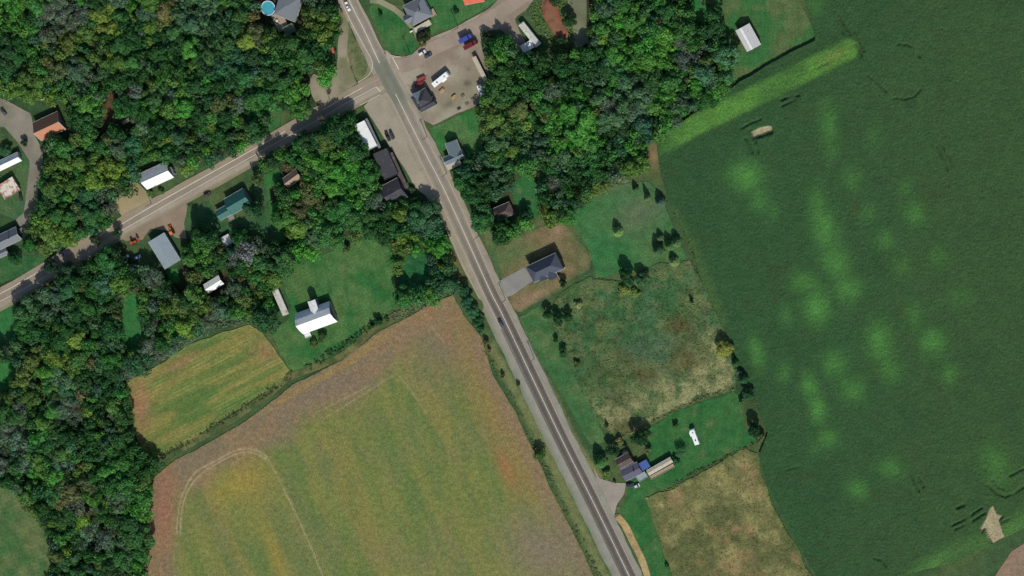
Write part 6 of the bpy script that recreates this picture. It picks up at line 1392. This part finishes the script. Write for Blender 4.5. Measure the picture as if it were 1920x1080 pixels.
crate_stack(1213, 934, 4, -2, 'small pale pallet at the corner of the hay field', d=(1.4, 1.1), n=3, mat=M_DECK)
crate_stack(1007, 357, 3, 8, 'small white stack at the edge of the trees on the narrow lawn', d=(2.0, 1.2), n=6, mat=M_TRIM)
crate_stack(356, 323, 6, -3, 'small white stack right of the white roofed house', d=(1.2, 1.0), n=5, mat=M_TRIM)
def tank(px, py, dx, dy, label, L=3, r=.6, mat=M_TRIM):
    p, a = at_px(px, py, dx, dy); e = empty('gas_tank', (p[0], p[1], .05), a, label, 'gas tank')
    m = MB(); m.tube((-L / 2, 0, r + .3), (L / 2, 0, r + .3), r, r, 12); m.tube((L / 2, 0, r + .3), (L / 2 + r * .6, 0, r + .3), r, r * .4, 12); m.tube((-L / 2, 0, r + .3), (-L / 2 - r * .6, 0, r + .3), r, r * .4, 12); m.build('shell', mat, e)
    for x in (-L / 3, L / 3): MB().box((x, 0, .2), (.2, 1.0, .4)).build('cradle', W_GREY, e)
tank(867, 283, 4, 8, 'white gas tank beside the small blue grey house', 2.0, .55)
tank(772, 58, 5, -3, 'white gas tank at the porch of the grey house', 1.6, .5)
# pool deck furniture
def table_set(px, py, h, label):
    p = P(px, py, h + .7); e = empty('patio_table', (p[0], p[1], h), .4, label, 'patio table')
    MB().tube((0, 0, .70), (0, 0, .76), .75, .75, 16).build('tabletop', M_TRIM, e); MB().tube((0, 0, 0), (0, 0, .7), .06, .06, 8).build('leg', M_STEEL, e)
def chair(px, py, h, rz, label):
    p = P(px, py, h + .4); e = empty('patio_chair', (p[0], p[1], h), rz, label, 'patio chair')
    MB().box((0, 0, .42), (.55, .55, .06)).build('seat', M_TRIM, e); MB().box((-.26, 0, .72), (.06, .55, .6)).build('backrest', M_TRIM, e)
    for sx in (-1, 1):
        for sy in (-1, 1): MB().box((sx * .24, sy * .24, .2), (.05, .05, .4)).build('leg', M_STEEL, e)
table_set(519, 39, .95, 'round white table on the timber pool deck')
chair(515, 36, .95, 0, 'white chair left of the table on the pool deck'); chair(523, 42, .95, 3.1, 'white chair right of the table on the pool deck'); chair(530, 48, .95, 1.5, 'white chair at the far corner of the pool deck')
# red clay heap, a low long mound
def clay_h(px, py, x, y):
    return 1.5 * sstep(-2, 9, sdist(px, py, CLAY)) * (.6 + .8 * fbm(x, y, 4, 3))
CLAY = [(1016, 8), (1024, -6), (1036, -8), (1046, 12), (1050, 28), (1060, 46), (1066, 62), (1062, 74), (1050, 78), (1040, 66), (1028, 48), (1018, 28)]
tag(sheet('clay_heap', CLAY, .05, .7, lambda px, py, x, y: mix(A(140, 86, 66), A(122, 92, 68), sstep(.4, .65, fbm(x, y, 4, 6))), M_GRAV, clay_h, jit=1.0, kind=None, skirt=True), 'long heap of red clay between the trailer and the trees', 'heap')
bpy.data.objects['clay_heap'].pop('kind', None)
tufts('weeds', [(990, 20), (1012, -10), (1070, -20), (1082, 60), (1078, 100), (1046, 98), (1020, 78), (1002, 50)], .5, .9, lambda px, py, x, y: np.tile(A(88, 108, 56), (len(px), 1)), 'green weeds round the red clay heap', 'weeds', (.2, .8), .08, 15, mask=lambda px, py, x, y: (sdist(px, py, CLAY) < 1) * 1.0)
